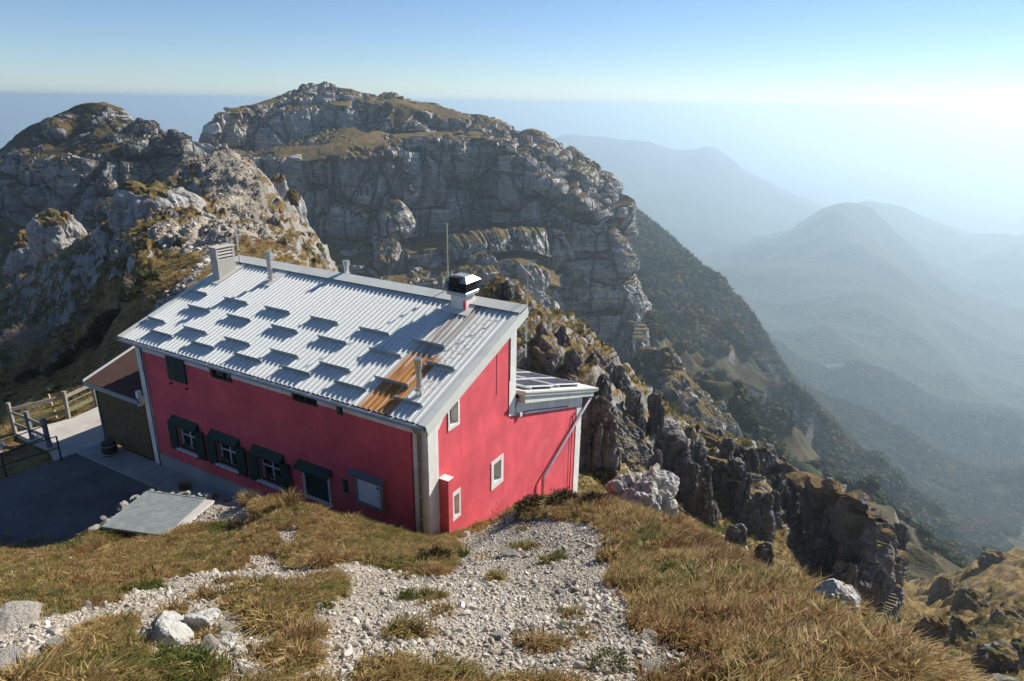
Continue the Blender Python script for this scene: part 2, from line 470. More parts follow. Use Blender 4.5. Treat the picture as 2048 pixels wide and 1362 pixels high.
# spur low on the right
pp((1835, 1215, 82), (1860, 1180, 95), (1910, 1115, 112), (1960, 1112, 105), (2048, 1092, 100), (1830, 1240, 60), (1900, 1200, 70), (2048, 1190, 62), (1820, 1265, 48), (1900, 1280, 42), (1980, 1290, 40), (2048, 1300, 38), (1900, 1362, 30), (2048, 1362, 30), (2100, 1250, 50), (2000, 1240, 52))
pp((1850, 1240, 130), (1920, 1190, 145), (1980, 1180, 150), (2048, 1170, 150), (2200, 1170, 160), (1910, 1180, 170), (2048, 1200, 172), (2300, 1180, 172))
pp((2300, 1300, 40), (2300, 1100, 100), (-400, 900, 40), (-400, 1362, 5), (2300, 1600, 8), (-300, 600, 120))
near_z0 = field(PT)
YARD = [hp(0.3, 7.4, 0)[:2], hp(0.3, 15.6, 0)[:2], (-17.4, 26.9), (-18.4, 25.6), (-20.0, 24.1), (-18.3, 21.4), (-21, 19.0), (-19.5, 17.5), (-14.5, 16.9), (-12.6, 17.0), (-11.7, 18.3), (-9.6, 18.5), (-8.5, 18.9)]
def plane_pt(px, py, z):
    d = ray(px, py); k = (z - CAMZ) / d[2]
    return (d * k)[:2]
GRATE_AREA = [plane_pt(204, 1053, 2.8), plane_pt(295, 982, 2.8), plane_pt(411, 997, 2.8), plane_pt(204, 1053, 2.8) + plane_pt(411, 997, 2.8) - plane_pt(295, 982, 2.8)]
def near_z(x, y):
    x = np.asarray(x, float).ravel(); y = np.asarray(y, float).ravel()
    z = near_z0(x, y)
    w = sstep(-0.9, 0.1, inpoly(YARD, x, y))
    z = z * (1 - w) - 0.06 * w
    w = sstep(-0.35, 0.0, inpoly(GRATE_AREA, x, y))
    z = z * (1 - w) + 2.62 * w
    azd = np.degrees(np.arctan2(x, y)); rr = np.hypot(x, y)
    lim_ = 84 + 44 * sstep(28.5, 31, azd)
    z = z - np.maximum(0, rr - lim_) * 1.0 * sstep(5, 8, azd)
    hb = inpoly([hp(0.15, 0.15, 0)[:2], hp(9.6, 0.15, 0)[:2], hp(9.6, 12, 0)[:2], hp(0.15, 12, 0)[:2]], x, y)
    return np.where(hb > 0, np.minimum(z, 1.2), z)
def hit(px, py, lo=2.0, hi=140.0):
    """where the sight line at a photograph point meets the near ground"""
    d = ray(px, py); d = d / d[1]
    t = np.exp(np.linspace(math.log(lo), math.log(hi), 900))
    P = d[None] * t[:, None]; z = near_z(P[:, 0], P[:, 1])
    k = np.nonzero(P[:, 2] + CAMZ < z)[0]
    k = k[0] if len(k) else len(t) - 1
    p = P[k] + np.array([0, 0, CAMZ]); p[2] = z[k]
    return p
GRAVEL_PX = [
 [(901, 1082), (925, 1076), (962, 1060), (986, 1046), (1037, 1041), (1106, 1038), (1160, 1048), (1208, 1072), (1235, 1100), (1252, 1122), (1220, 1151), (1228, 1178), (1255, 1206), (1275, 1240), (1290, 1288), (1275, 1315), (1290, 1375), (950, 1375), (935, 1345), (830, 1338), (740, 1340), (720, 1375), (590, 1375), (605, 1329), (615, 1298), (625, 1253), (645, 1215), (682, 1199), (684, 1158), (679, 1123), (737, 1125), (791, 1142), (860, 1156), (901, 1151), (914, 1120)],
 [(55, 1265), (80, 1240), (186, 1216), (232, 1209), (276, 1184), (330, 1168), (398, 1148), (468, 1138), (475, 1165), (462, 1190), (466, 1240), (495, 1256), (535, 1272), (550, 1319), (566, 1355), (600, 1375), (430, 1375), (395, 1330), (276, 1295), (266, 1245), (173, 1256), (100, 1268)],
 [(-100, 1240), (0, 1238), (60, 1222), (80, 1250), (145, 1275), (135, 1325), (60, 1345), (20, 1375), (-100, 1375)],
 [(411, 1003), (440, 1000), (490, 1012), (520, 1030), (440, 1045), (372, 1056)],
 [(550, 1055), (600, 1070), (600, 1092), (570, 1085)],
 [(500, 1116), (545, 1108), (565, 1138), (640, 1138), (692, 1128), (692, 1167), (560, 1168), (470, 1155)],
 [(1290, 1275), (1330, 1270), (1350, 1320), (1360, 1362), (1310, 1362), (1295, 1310)]]
GRAVEL = [[hit(*q)[:2] for q in poly] for poly in GRAVEL_PX]
SCREE_PTS = [((395, 335, 118), (470, 320, 122), (515, 370, 115), (540, 430, 95), (500, 470, 72), (440, 410, 92), (405, 370, 105)),
             ((300, 470, 56), (540, 470, 60), (560, 495, 54), (450, 505, 44), (380, 575, 34), (310, 620, 33), (300, 615, 34), (385, 550, 36), (410, 510, 42), (300, 490, 53))]
SCREE = [[at(*q)[:2] for q in poly] for poly in SCREE_PTS]
STRIP = [(-18.2, 21.3), (-19.6, 23.6), (-22, 20.5), (-20, 17.5), (-18, 18.5)]
def gravel_mask(x, y):
    g = np.full(len(x), -9.0)
    for poly in GRAVEL: g = np.maximum(g, inpoly(poly, x, y) / 0.5)
    for poly in SCREE: g = np.maximum(g, np.minimum(inpoly(poly, x, y) / 3.0, 0.12 if poly is SCREE[0] else 0.5))
    g = np.maximum(g, inpoly(STRIP, x, y) / 0.6)
    return np.clip(0.5 + g, 0, 1)
def near_detail(x, y, z, gr):
    """tussocky, stony relief that fades on the yard"""
    rho = np.hypot(x, y)
    P = np.stack([x, y, z], 1)
    yd = sstep(-0.2, 1.2, -inpoly(YARD, x, y)) * sstep(0.0, 0.5, -inpoly(GRATE_AREA, x, y))
    far = sstep(20, 40, rho)
    n = fbm(P * 0.9, 4) * 0.10 + fbm(P * 3.3 + 9, 3) * 0.035 * (1 - far)
    r = (fbm(P * 0.16 + 4, 5, 0.55, ridged=True) - 1.05) * 1.4 + (fbm(P * 0.6, 4, 0.6, ridged=True) - 1.1) * 0.5
    fa = far * sstep(30, 60, rho + 12 * perlin(P * 0.07))
    return (n * (1 - 0.6 * gr) + r * fa) * yd
NU, NV = 640, 660
az = np.linspace(R(-54), R(54), NU)
dd = np.exp(np.linspace(math.log(1.1), math.log(175), NV))
AZ, DD = np.meshgrid(az, dd)
gx = (np.sin(AZ) * DD).ravel(); gy = (np.cos(AZ) * DD).ravel()
gz = near_z(gx, gy)
ggr = gravel_mask(gx, gy)
gz = gz + near_detail(gx, gy, gz, ggr)
GP = np.stack([gx, gy, gz], 1)
GN_ = grid_normals(GP, NU, NV)
GN_ *= np.sign(GN_[:, 2:3] + 1e-9)
rho = np.hypot(gx, gy)
steep = 1 - GN_[:, 2]
farw = sstep(22, 36, rho)
turf = 1.15 - farw * sstep(0.12, 0.42, steep + 0.12 * perlin(GP * 0.5)) * 1.1 - ggr * 0.4 * farw
leftw = sstep(-19, -25, np.degrees(np.arctan2(gx, gy)) + 5 * perlin(GP * 0.06)) * (1 - sstep(52, 75, rho))
spurw = sstep(30, 34, np.degrees(np.arctan2(gx, gy)))
keep = np.maximum(leftw, spurw * 0.8)
turf = turf * (1 - keep) + keep * (0.80 + 0.5 * fbm(GP * 0.22 + 3, 3))
# break up steep far ground into blocks
wf1, wf2, wid = worley(GP * np.array([0.42, 0.42, 0.25]))
blk = (1 - turf.clip(0, 1)) * farw
GP = GP + GN_ * (blk * ((wf2 - wf1) * 0.9 - 0.3 + 0.5 * (wid - 0.5)))[:, None]
M_ground = rock_material('ground_turf_and_limestone', 0.5, base=(0.30, 0.288, 0.27), gravel=True,
                         grass=((0.07, 0.05, 0.02), (0.15, 0.10, 0.036), (0.23, 0.16, 0.06)))
me = grid_mesh('mountain_ground', GP, NU, NV, {'turf': turf.clip(0, 1), 'gravel': ggr}, M_ground)
tag(link('mountain_ground', me), 'grassy stony ground of the mound, yard edge and slopes', 'ground', kind='structure')

# ------------------------------------------------------------------ cliffs: lofts through traced bands of rock and ledge
def cspline(C, n):
    """C: (m,k) control values -> n samples, Catmull-Rom"""
    m = len(C); t = np.linspace(0, m - 1, n); i = np.clip(t.astype(int), 0, m - 2); f = (t - i)[:, None]
    p0 = C[np.clip(i - 1, 0, m - 1)]; p1 = C[i]; p2 = C[i + 1]; p3 = C[np.clip(i + 2, 0, m - 1)]
    return 0.5 * ((2 * p1) + (p2 - p0) * f + (2 * p0 - 5 * p1 + 4 * p2 - p3) * f ** 2 + (3 * p1 - p0 - 3 * p2 + p3) * f ** 3)
def loft(name, rows, nu, nvs, mat, sc, amp, label, back=(40, -30), seed=0.0, flags=None, ucol=None, flute=1.0, bedh=0.28):
    """rows: lists of (px,py,Y), top first; nvs: samples between rows; back: how the far side falls away behind the top row"""
    W = [np.array([at(*q) for q in r]) for r in rows]
    top = W[0]
    b1 = top + np.array([0, back[0] * 0.35, back[1] * 0.18]); b2 = top + np.array([0, back[0], back[1]])
    W = [b2, b1] + W
    nv_list = [6, 8] + list(nvs)
    D = [cspline(w, nu) for w in W]
    out = []
    for k in range(len(D) - 1):
        n = nv_list[k]
        for j in range(n):
            t = j / n
            out.append(D[k] * (1 - t) + D[k + 1] * t)
    out.append(D[-1])
    G = np.array(out); nv = len(G)
    for _ in range(2):      # take the crease off the rows
        G[1:-1] = G[1:-1] * 0.6 + 0.2 * (G[:-2] + G[2:])
    P = G.reshape(-1, 3)
    N = grid_normals(P, nu, nv)
    flipn = np.where((N * (P - np.array([0, 0, CAMZ]))).sum(1) > 0, -1.0, 1.0)
    N *= np.sign(np.median(flipn))
    low = fbm(P * (0.035 / sc) + seed, 3)
    # which bands are rock (1) and which are turf ledges (0), with ragged limits
    fl = []
    for k in range(len(D) - 1): fl += [flags[k]] * nv_list[k]
    fl.append(flags[-1]); fl = np.array(fl, float)
    for _ in range(3): fl[1:-1] = 0.5 * fl[1:-1] + 0.25 * (fl[:-2] + fl[2:])
    FL = np.repeat(fl, nu)
    if ucol is not None:
        FL = FL + np.tile(np.interp(np.linspace(0, 1, nu), ucol[0], ucol[1]), nv)
    rn = fbm(P * (0.10 / sc) + seed + 5, 4)
    rn2 = fbm(P * (0.34 / sc) + seed + 9, 3)
    rock = sstep(0.38, 0.62, FL + 0.6 * rn + 0.42 * rn2)
    S = np.array([1, 1, 0.28])
    f1, f2, cid = worley(P * (0.075 / sc) * S + seed + 0.25 * perlin(P * (0.1 / sc))[:, None])    # big pillars
    e1, e2, eid = worley(P * (0.19 / sc) * np.array([1, 1, 0.35]) + seed + 1)
    g1, g2, gid = worley(P * (0.5 / sc) * np.array([1, 1, 0.6]) + seed + 3)  # blocks
    zb = P[:, 2] / sc + 1.6 * perlin(P * (0.03 / sc) + seed)
    bq = zb * bedh * 0.55 + 0.5 * eid
    bed = sstep(0.0, 0.30, bq % 1) * (0.5 + ((np.floor(bq) * 0.618) % 1))     # beds of uneven depth
    d = rock * amp * (0.55 * flute * (np.minimum(f2 - f1, 0.45) - 0.2) + 1.25 * (cid - 0.5) + 0.45 * flute * (np.minimum(e2 - e1, 0.4) - 0.2) + 0.45 * (eid - 0.5)
        - 0.55 * flute * np.exp(-(f2 - f1) / 0.05) - 0.34 * np.exp(-(e2 - e1) / 0.05) - 0.5 * np.exp(-(bq % 1) / 0.05) + 0.20 * (np.minimum(g2 - g1, 0.45) - 0.2) + 0.16 * (gid - 0.5) + 0.42 * (bed - 0.5) + 0.13 * fbm(P * (1.1 / sc) * np.array([1, 1, 0.6]) + seed, 3, ridged=True))
    d = d + low * amp * 1.0 + (1 - rock) * amp * (0.08 * fbm(P * (0.5 / sc), 3) + 0.30 * np.maximum(0, gid - 0.78) * 4 * sstep(0.05, 0.3, g2 - g1))
    edge = np.ones(nv); edge[0] = 0
    H = N.copy(); H[:, 2] *= 0.45
    P2 = P + H * (d * np.repeat(edge, nu))[:, None]
    boulder = (gid > 0.86) * sstep(0.02, 0.2, g2 - g1) * (1 - rock)
    N2 = grid_normals(P2, nu, nv); st2 = np.abs(N2[:, 2])
    turf = (1 - rock) * 1.0 - boulder * 0.8
    turf = np.where(rock > 0.5, np.clip(turf + sstep(0.62, 0.85, st2) * 0.75, 0, 1), turf * sstep(0.22, 0.45, st2))
    me = grid_mesh(name, P2, nu, nv, {'turf': turf.clip(0, 1)}, mat, False)
    o = link(name, me)
    tag(o, label, 'mountain', kind='structure')
    return o
M_main = rock_material('main_mountain_limestone', 4.0, base=(0.56, 0.535, 0.50), tan=(0.44, 0.33, 0.225), streak=0.8, strata=0.85, grass=((0.05, 0.042, 0.015), (0.115, 0.078, 0.027), (0.155, 0.105, 0.036)))
rows = [
 [(x, y, Y) for x, y, Y in zip((395, 445, 530, 610, 690, 745, 800, 880, 975, 1050, 1110, 1170, 1222, 1232), (287, 222, 192, 172, 177, 190, 200, 213, 228, 262, 297, 340, 405, 430), (330, 345, 365, 385, 395, 395, 395, 395, 395, 380, 370, 360, 350, 420))],
 [(x, y, Y) for x, y, Y in zip((396, 445, 530, 610, 690, 745, 800, 880, 975, 1050, 1110, 1170, 1226, 1236), (290, 230, 222, 215, 212, 215, 210, 235, 250, 285, 320, 372, 425, 450), (329, 335, 350, 360, 365, 365, 372, 370, 370, 355, 345, 340, 338, 420))],
 [(x, y, Y) for x, y, Y in zip((398, 445, 530, 610, 690, 735, 790, 880, 975, 1050, 1115, 1175, 1232, 1245), (305, 303, 296, 269, 250, 262, 273, 262, 262, 300, 350, 400, 450, 480), (325, 331, 345, 355, 359, 356, 364, 361, 363, 351, 341, 336, 335, 420))],
 [(x, y, Y) for x, y, Y in zip((400, 450, 545, 611, 690, 742, 792, 882, 980, 1045, 1115, 1180, 1240, 1254), (318, 318, 317, 322, 317, 313, 295, 279, 271, 315, 375, 425, 475, 510), (322, 318, 316, 312, 312, 312, 320, 332, 340, 330, 325, 322, 326, 420))],
 [(x, y, Y) for x, y, Y in zip((410, 470, 560, 615, 690, 742, 800, 882, 975, 1040, 1120, 1185, 1252, 1266), (400, 400, 390, 395, 398, 395, 385, 370, 370, 380, 415, 465, 505, 540), (321, 317, 317, 316, 316, 314, 318, 337, 345, 330, 320, 318, 322, 420))],
 [(x, y, Y) for x, y, Y in zip((420, 490, 580, 610, 690, 742, 815, 882, 970, 1050, 1115, 1185, 1265, 1282), (480, 480, 470, 470, 490, 487, 477, 464, 452, 445, 437, 500, 540, 580), (318, 315, 312, 311, 311, 309, 313, 331, 339, 325, 318, 312, 318, 420))],
 [(x, y, Y) for x, y, Y in zip((430, 500, 590, 640, 700, 760, 830, 900, 970, 1050, 1125, 1190, 1290, 1310), (540, 530, 520, 520, 525, 525, 515, 500, 485, 468, 465, 560, 610, 640), (300, 298, 292, 290, 288, 286, 288, 296, 302, 304, 308, 306, 312, 420))],
 [(x, y, Y) for x, y, Y in zip((430, 500, 590, 650, 710, 770, 840, 905, 980, 1050, 1130, 1200, 1300, 1320), (580, 570, 560, 545, 545, 540, 535, 525, 512, 505, 540, 620, 690, 720), (297, 295, 289, 287, 285, 283, 285, 293, 299, 301, 304, 303, 309, 420))],
 [(x, y, Y) for x, y, Y in zip((430, 500, 590, 660, 720, 780, 850, 910, 990, 1060, 1140, 1210, 1310, 1330), (640, 620, 600, 575, 575, 570, 565, 560, 545, 540, 600, 670, 740, 770), (270, 268, 262, 260, 258, 258, 260, 266, 272, 282, 298, 299, 306, 420))],
 [(x, y, Y) for x, y, Y in zip((430, 500, 590, 660, 720, 780, 850, 910, 1000, 1070, 1150, 1230, 1320, 1345), (760, 740, 720, 700, 690, 690, 680, 670, 650, 660, 720, 760, 800, 830), (255, 255, 250, 250, 248, 248, 248, 252, 258, 270, 288, 292, 300, 420))],
]
loft('main_mountain', rows, 620, [26, 34, 26, 52, 52, 26, 30, 24, 24], M_main, 4.0, 10.5, 'broad rocky mountain of banded limestone cliffs and grassy ledges', back=(150, -90), seed=1.0, flags=[0.45, 0.45, 0.52, 0.85, 0.30, 1.2, 1.2, 0.15, 0.85, 0.26, 0.9], ucol=((0, 0.12, 0.2, 0.62, 0.72, 0.8, 1), (0.2, 0.1, 0, 0, 0.2, 0.42, 0.5)))
M_left = rock_material('left_peak_limestone', 2.2, base=(0.36, 0.35, 0.335), strata=0.6, streak=0.8, grass=((0.026, 0.024, 0.010), (0.058, 0.042, 0.016), (0.09, 0.06, 0.022)))
rows = [
 [(-120, 360, 210), (0, 298, 205), (60, 252, 205), (120, 224, 205), (180, 206, 205), (218, 214, 203), (250, 250, 200), (275, 238, 196), (305, 236, 194), (335, 262, 190), (362, 262, 186), (382, 295, 182), (396, 345, 180)],
 [(-120, 420, 190), (0, 360, 188), (60, 320, 185), (130, 326, 178), (175, 320, 177), (205, 312, 177), (245, 300, 178), (275, 285, 182), (305, 290, 182), (335, 292, 180), (365, 296, 178), (386, 320, 176), (400, 365, 174)],
 [(-120, 500, 182), (-20, 440, 180), (50, 425, 172), (110, 440, 170), (160, 445, 168), (205, 412, 170), (250, 392, 172), (290, 378, 174), (320, 366, 174), (345, 355, 172), (370, 350, 170), (392, 350, 170), (406, 390, 170)],
 [(-120, 580, 160), (-20, 520, 158), (40, 500, 152), (110, 510, 148), (170, 490, 146), (220, 460, 148), (260, 440, 150), (300, 430, 152), (330, 420, 154), (360, 410, 154), (380, 400, 156), (400, 400, 158), (420, 430, 160)],
 [(-120, 700, 150), (-20, 640, 148), (40, 620, 142), (110, 620, 138), (170, 600, 136), (220, 580, 138), (260, 560, 140), (300, 540, 142), (330, 530, 144), (360, 520, 146), (380, 510, 148), (400, 500, 150), (430, 500, 154)],
]
loft('left_peak', rows, 360, [60, 64, 40, 30], M_left, 2.2, 5.5, 'grass topped rocky peak with pale cliffs at the left', back=(70, -50), seed=7.0, flags=[0.46, 0.46, 0.43, 0.98, 0.7, 0.45], ucol=((0, 0.45, 0.55, 1), (-0.04, 0.02, 0.3, 0.35)))
M_pin = rock_material('pinnacle_limestone', 0.9, base=(0.22, 0.21, 0.195), strata=0.4, tan=(0.28, 0.22, 0.16), grass=((0.06, 0.045, 0.018), (0.13, 0.085, 0.03), (0.19, 0.125, 0.045)))
rows = [
 [(960, 570, 53), (1000, 566, 52), (1045, 602, 50), (1100, 635, 49), (1165, 688, 48), (1230, 716, 49), (1290, 790, 50), (1335, 842, 51), (1370, 870, 56)],
 [(960, 640, 50), (1000, 640, 48), (1045, 670, 46), (1100, 690, 45.5), (1165, 740, 45), (1230, 770, 45.5), (1290, 840, 47.5), (1335, 880, 49), (1375, 900, 55)],
 [(960, 760, 46), (1000, 760, 44), (1045, 790, 42), (1100, 810, 41.5), (1165, 850, 41), (1230, 870, 42), (1290, 900, 45), (1335, 920, 47), (1380, 930, 54)],
 [(960, 900, 42), (1000, 900, 40), (1045, 920, 37.5), (1100, 940, 36.5), (1165, 970, 36), (1230, 985, 37.5), (1290, 975, 42), (1335, 985, 44), (1385, 990, 52)],
]
loft('pinnacle_cliff', rows, 300, [46, 70, 60], M_pin, 0.9, 2.3, 'fluted limestone cliff dropping away behind the hut', back=(10, -6), seed=3.0, flags=[0.5, 0.5, 0.72, 1.1, 0.85], flute=1.6)

def rib(name, top, bot, label, seed, lift=1.6, sc=0.75, amp=1.5):
    n = len(top)
    ys = [hit(x, y, 20)[1] for x, y in bot]
    ys = [float(np.median(ys[max(0, i - 1):i + 2])) for i in range(n)]
    rows = [[(x, y, Y + lift) for (x, y), Y in zip(top, ys)],
            [(0.5 * (a + c), 0.5 * (b + d), Y + 0.2 * lift) for (a, b), (c, d), Y in zip(top, bot, ys)],
            [(x, y, Y - 0.4) for (x, y), Y in zip(bot, ys)],
            [(x, y + 45, Y - 0.9) for (x, y), Y in zip(bot, ys)]]
    loft(name, rows, 150, [34, 34, 20], M_pin, sc, amp, label, back=(5.0, -3.0), seed=seed, flags=[0.42, 0.42, 0.95, 1.1, 0.9], flute=1.5)
rib('rock_rib', [(1306, 850), (1335, 868), (1368, 918), (1396, 955), (1414, 990)], [(1316, 915), (1338, 945), (1366, 990), (1392, 1020), (1416, 1046)], 'first connected rock rib right of the hut', 21.0)
rib('rock_rib', [(1422, 912), (1450, 918), (1482, 945), (1512, 975), (1545, 985), (1566, 1012)], [(1430, 975), (1455, 1006), (1485, 1046), (1512, 1080), (1542, 1070), (1566, 1056)], 'middle rock rib right of the hut', 22.0)
rib('rock_rib', [(1415, 852), (1460, 878), (1500, 893), (1540, 893), (1578, 925), (1606, 955)], [(1424, 892), (1465, 928), (1505, 958), (1545, 968), (1582, 1008), (1610, 1022)], 'upper rock rib right of the hut', 23.0)
rib('rock_rib', [(1596, 975), (1650, 972), (1700, 992), (1745, 1020), (1772, 1060), (1790, 1135)], [(1612, 1068), (1660, 1128), (1690, 1186), (1715, 1220), (1748, 1236), (1792, 1222)], 'outermost rock rib above the valley', 24.0, 2.6)
rows = [
 [(1285, 700, 222), (1320, 700, 212), (1345, 702, 206), (1378, 745, 201), (1422, 790, 196), (1456, 830, 192), (1480, 868, 190), (1496, 900, 196)],
 [(1290, 770, 206), (1320, 775, 196), (1350, 780, 190), (1385, 805, 187), (1425, 838, 184), (1458, 868, 184), (1484, 900, 186), (1502, 925, 196)],
 [(1300, 850, 192), (1325, 850, 184), (1355, 855, 179), (1390, 870, 177), (1430, 892, 176), (1462, 915, 178), (1490, 940, 182), (1508, 960, 196)],
 [(1300, 960, 172), (1325, 960, 166), (1355, 965, 162), (1390, 975, 160), (1430, 990, 160), (1466, 1005, 164), (1496, 1020, 172), (1516, 1030, 196)],
]
loft('valley_buttress', rows, 200, [40, 40, 40], M_main, 1.8, 5.0, 'grassy rock buttress below the main mountain', back=(40, -40), seed=11.0, flags=[0.3, 0.3, 0.40, 0.62, 0.7], ucol=((0, 0.5, 0.75, 1), (0.0, 0.0, 0.15, 0.5)), flute=1.3)

# ------------------------------------------------------------------ valley, wooded slopes, far mountains
PT = []
pp((1225, 450, 640), (1245, 425, 720), (1290, 470, 700), (1330, 528, 660), (1372, 546, 640), (1430, 590, 610), (1480, 650, 590), (1530, 730, 560), (1590, 810, 530), (1680, 890, 500), (1780, 990, 470), (1870, 1075, 450), (1915, 1115, 440))
pp((1200, 560, 560), (1290, 600, 520), (1350, 660, 460), (1420, 700, 430), (1480, 770, 410), (1540, 830, 400), (1600, 900, 380), (1680, 980, 360), (1760, 1060, 340), (1830, 1130, 320), (1870, 1180, 310))
pp((1290, 700, 330), (1350, 760, 280), (1420, 830, 260), (1490, 880, 260), (1560, 930, 260), (1640, 990, 250), (1720, 1060, 240), (1800, 1150, 225), (1830, 1210, 215), (1900, 1200, 260))
pp((1330, 830, 200), (1380, 860, 195), (1440, 900, 190), (1320, 900, 150), (1420, 930, 140), (1560, 1030, 145), (1700, 1110, 150), (1800, 1230, 140), (1060, 740, 220), (1200, 800, 200), (1280, 790, 210))
pp((1440, 620, 1200), (1500, 700, 1050), (1580, 800, 860), (1690, 905, 700), (1800, 1015, 590), (1905, 1118, 490), (1960, 1150, 470), (2048, 1180, 440), (1400, 590, 1500), (1340, 540, 1900))
pp((1700, 398, 2700), (1672, 416, 2650), (1728, 414, 2700), (1630, 462, 2600), (1560, 510, 2450), (1490, 548, 2300), (1440, 568, 2200), (1770, 450, 2700), (1800, 495, 2600), (1850, 530, 2600), (1900, 560, 2600))
pp((1700, 520, 2200), (1700, 620, 1750), (1740, 720, 1400), (1800, 820, 1100), (1880, 930, 850), (1960, 1020, 680), (2048, 1070, 600), (1600, 640, 1750), (1640, 760, 1250), (1560, 620, 1950), (1850, 700, 1600), (1950, 800, 1300), (2048, 900, 1000), (1850, 900, 900), (1720, 860, 900))
pp((1950, 700, 1900), (2048, 800, 1600), (1950, 560, 2900), (2048, 500, 3000), (2150, 470, 3000), (2048, 620, 2300), (2200, 700, 1900), (2200, 1000, 700))
pp((1130, 268, 5600), (1200, 282, 5300), (1290, 282, 5200), (1350, 320, 5100), (1420, 290, 5000), (1480, 340, 5000), (1560, 385, 4900), (1640, 415, 4800), (1700, 440, 4700), (1300, 380, 4300), (1420, 400, 4200), (1300, 470, 3400), (1400, 530, 2900), (1200, 420, 3600), (1500, 450, 4100), (1560, 480, 3800))
pp((1740, 398, 3900), (1790, 412, 3900), (1850, 440, 3800), (1900, 470, 3700), (1690, 425, 3800), (1740, 460, 3300), (1850, 520, 3100))
pp((1130, 330, 7500), (1290, 340, 7500), (1420, 350, 7500), (1560, 400, 7000), (1740, 430, 5500), (1900, 470, 5200), (2048, 480, 4600))
pp((1750, 340, 9000), (1900, 370, 9000), (2048, 390, 9000))
wp(*[(math.sin(a) * d, math.cos(a) * d, -950) for d in (10500, 14000, 20000) for a in np.radians((-60, -40, -20, -5, 10, 25, 40, 60))])
wp(*[(math.sin(a) * d, math.cos(a) * d, z) for d, z in ((6000, -900), (3000, -800), (1500, -600), (700, -330), (300, -150), (170, -75)) for a in np.radians((-62, -45, -28, -12))])
wp(*[(math.sin(a) * d, math.cos(a) * d, z) for d, z in ((3500, -700), (1700, -450), (700, -350), (300, -190), (140, -95)) for a in np.radians((50, 62))])
far_z = field(PT, 0.012)
NU2, NV2 = 430, 560
az = np.linspace(R(-62), R(62), NU2); az = np.sort(np.concatenate([np.linspace(R(-62), R(3), 90), np.linspace(R(3.2), R(46), NU2 - 110), np.linspace(R(47), R(62), 20)]))
dd = np.exp(np.concatenate([np.linspace(math.log(92), math.log(3200), NV2 - 110), np.linspace(math.log(3240), math.log(19000), 110)]))
AZ, DD = np.meshgrid(az, dd)
fx = (np.sin(AZ) * DD).ravel(); fy = (np.cos(AZ) * DD).ravel()
FD = DD.ravel()
fz = far_z(fx, fy)
FPs = np.stack([fx, fy, fz], 1)
F2 = FPs * np.array([1, 1, 0.0])
zm = lambda q: q - q.mean()
am = sstep(105, 170, FD) * (1 - 0.9 * sstep(9000, 11000, FD))
fz = fz + am * ((zm(fbm(F2 * (1 / 150.), 4, 0.5, ridged=True)) * 34) * (1 - sstep(500, 900, FD)) + sstep(450, 1100, FD) * (1 - 0.6 * sstep(3000, 6000, FD)) * zm(fbm(F2 * (1 / 380.) + 3, 2, 0.45, ridged=True)) * 48)
FPs[:, 2] = fz
FN = grid_normals(FPs, NU2, NV2); FN *= np.sign(FN[:, 2:3] + 1e-9)
fst = 1 - FN[:, 2]
woodn = fbm(FPs * (1 / 130.) + 2, 4)
wood = np.clip(0.55 + 0.9 * woodn + 0.35 * sstep(380, 520, FD) - 0.30 * (1 - sstep(150, 330, FD)), 0, 1)
azf = np.degrees(np.arctan2(fx, fy))
wood = np.where(FD < 800, np.maximum(wood, 0.56 + 0.75 * fbm(FPs * (1 / 55.) + 6, 3) - 0.45 * sstep(23, 27, azf)), wood).clip(0, 1)
wood = np.where(FD > 900, np.maximum(wood, 0.75), wood)
turf_f = 1.1 - 1.0 * sstep(0.36, 0.62, fst + 0.22 * fbm(FPs * (1 / 60.), 4)) * (1 - 0.8 * sstep(500, 1200, FD))
turf_f = np.clip(turf_f, 0, 1)
mead = np.zeros(len(FPs))
for q, rr in ((at(1850, 897, 900), 17), (at(1665, 740, 1330), 20)):
    i0 = np.argmin(np.hypot(fx - q[0], fy - q[1]))
    mead = np.maximum(mead, 1 - sstep(0.7, 1.2, np.hypot(fx - q[0], (fy - q[1]) * 0.7) / rr + 0.25 * woodn))
wood = np.where(mead > 0.3, 0.0, wood)
M_far = rock_material('valley_slopes', 5.0, base=(0.19, 0.178, 0.16), wood=True, grass=((0.032, 0.032, 0.012), (0.058, 0.046, 0.018), (0.085, 0.06, 0.024)))
me = grid_mesh('valley_terrain', FPs, NU2, NV2, {'turf': turf_f, 'wood': wood, 'meadow': mead}, M_far)
tag(link('valley_terrain', me), 'wooded slopes, valleys and far mountains', 'terrain', kind='structure')
# ------------------------------------------------------------------ materials of the hut
def stucco(name, col, worn):
    t = NT(name); v = t.obj()
    n1 = t.noise(v, 0.8, 6, 0.65, 0.3); n2 = t.noise(t.obj((1, 1, 0.2)), 2.2, 5, 0.6)
    c = t.mix(1.0, col, t.ramp(n1, [(0.3, 0.74), (0.7, 1.18)]), 'MULTIPLY')
    c = t.mix(t.ramp(n2, [(0.50, 0.0), (0.72, 0.6)]), c, worn)
    c = t.mix(t.ramp(t.noise(v, 0.5, 7, 0.7), [(0.56, 0.0), (0.74, 0.5)]), c, tuple(min(1, x * 1.08 + 0.07) for x in col))
    return t.done(c, 0.9, t.bump(t.noise(v, 55, 4, 0.7), 0.35, 0.012))
M_red = stucco('red_stucco', (0.72, 0.105, 0.128), (0.52, 0.075, 0.10))
M_white = stucco('white_stucco', (0.76, 0.74, 0.70), (0.50, 0.48, 0.44))
M_plinth = stucco('grey_plinth_render', (0.34, 0.34, 0.33), (0.18, 0.18, 0.17))
M_trim = plain('cream_sheet_metal', (0.62, 0.63, 0.58), 0.45, 0.0, 0.06, 2.5, dirt=(0.40, 0.38, 0.33))
M_green = plain('dark_green_paint', (0.012, 0.034, 0.026), 0.55, 0.0, 0.2, 5)
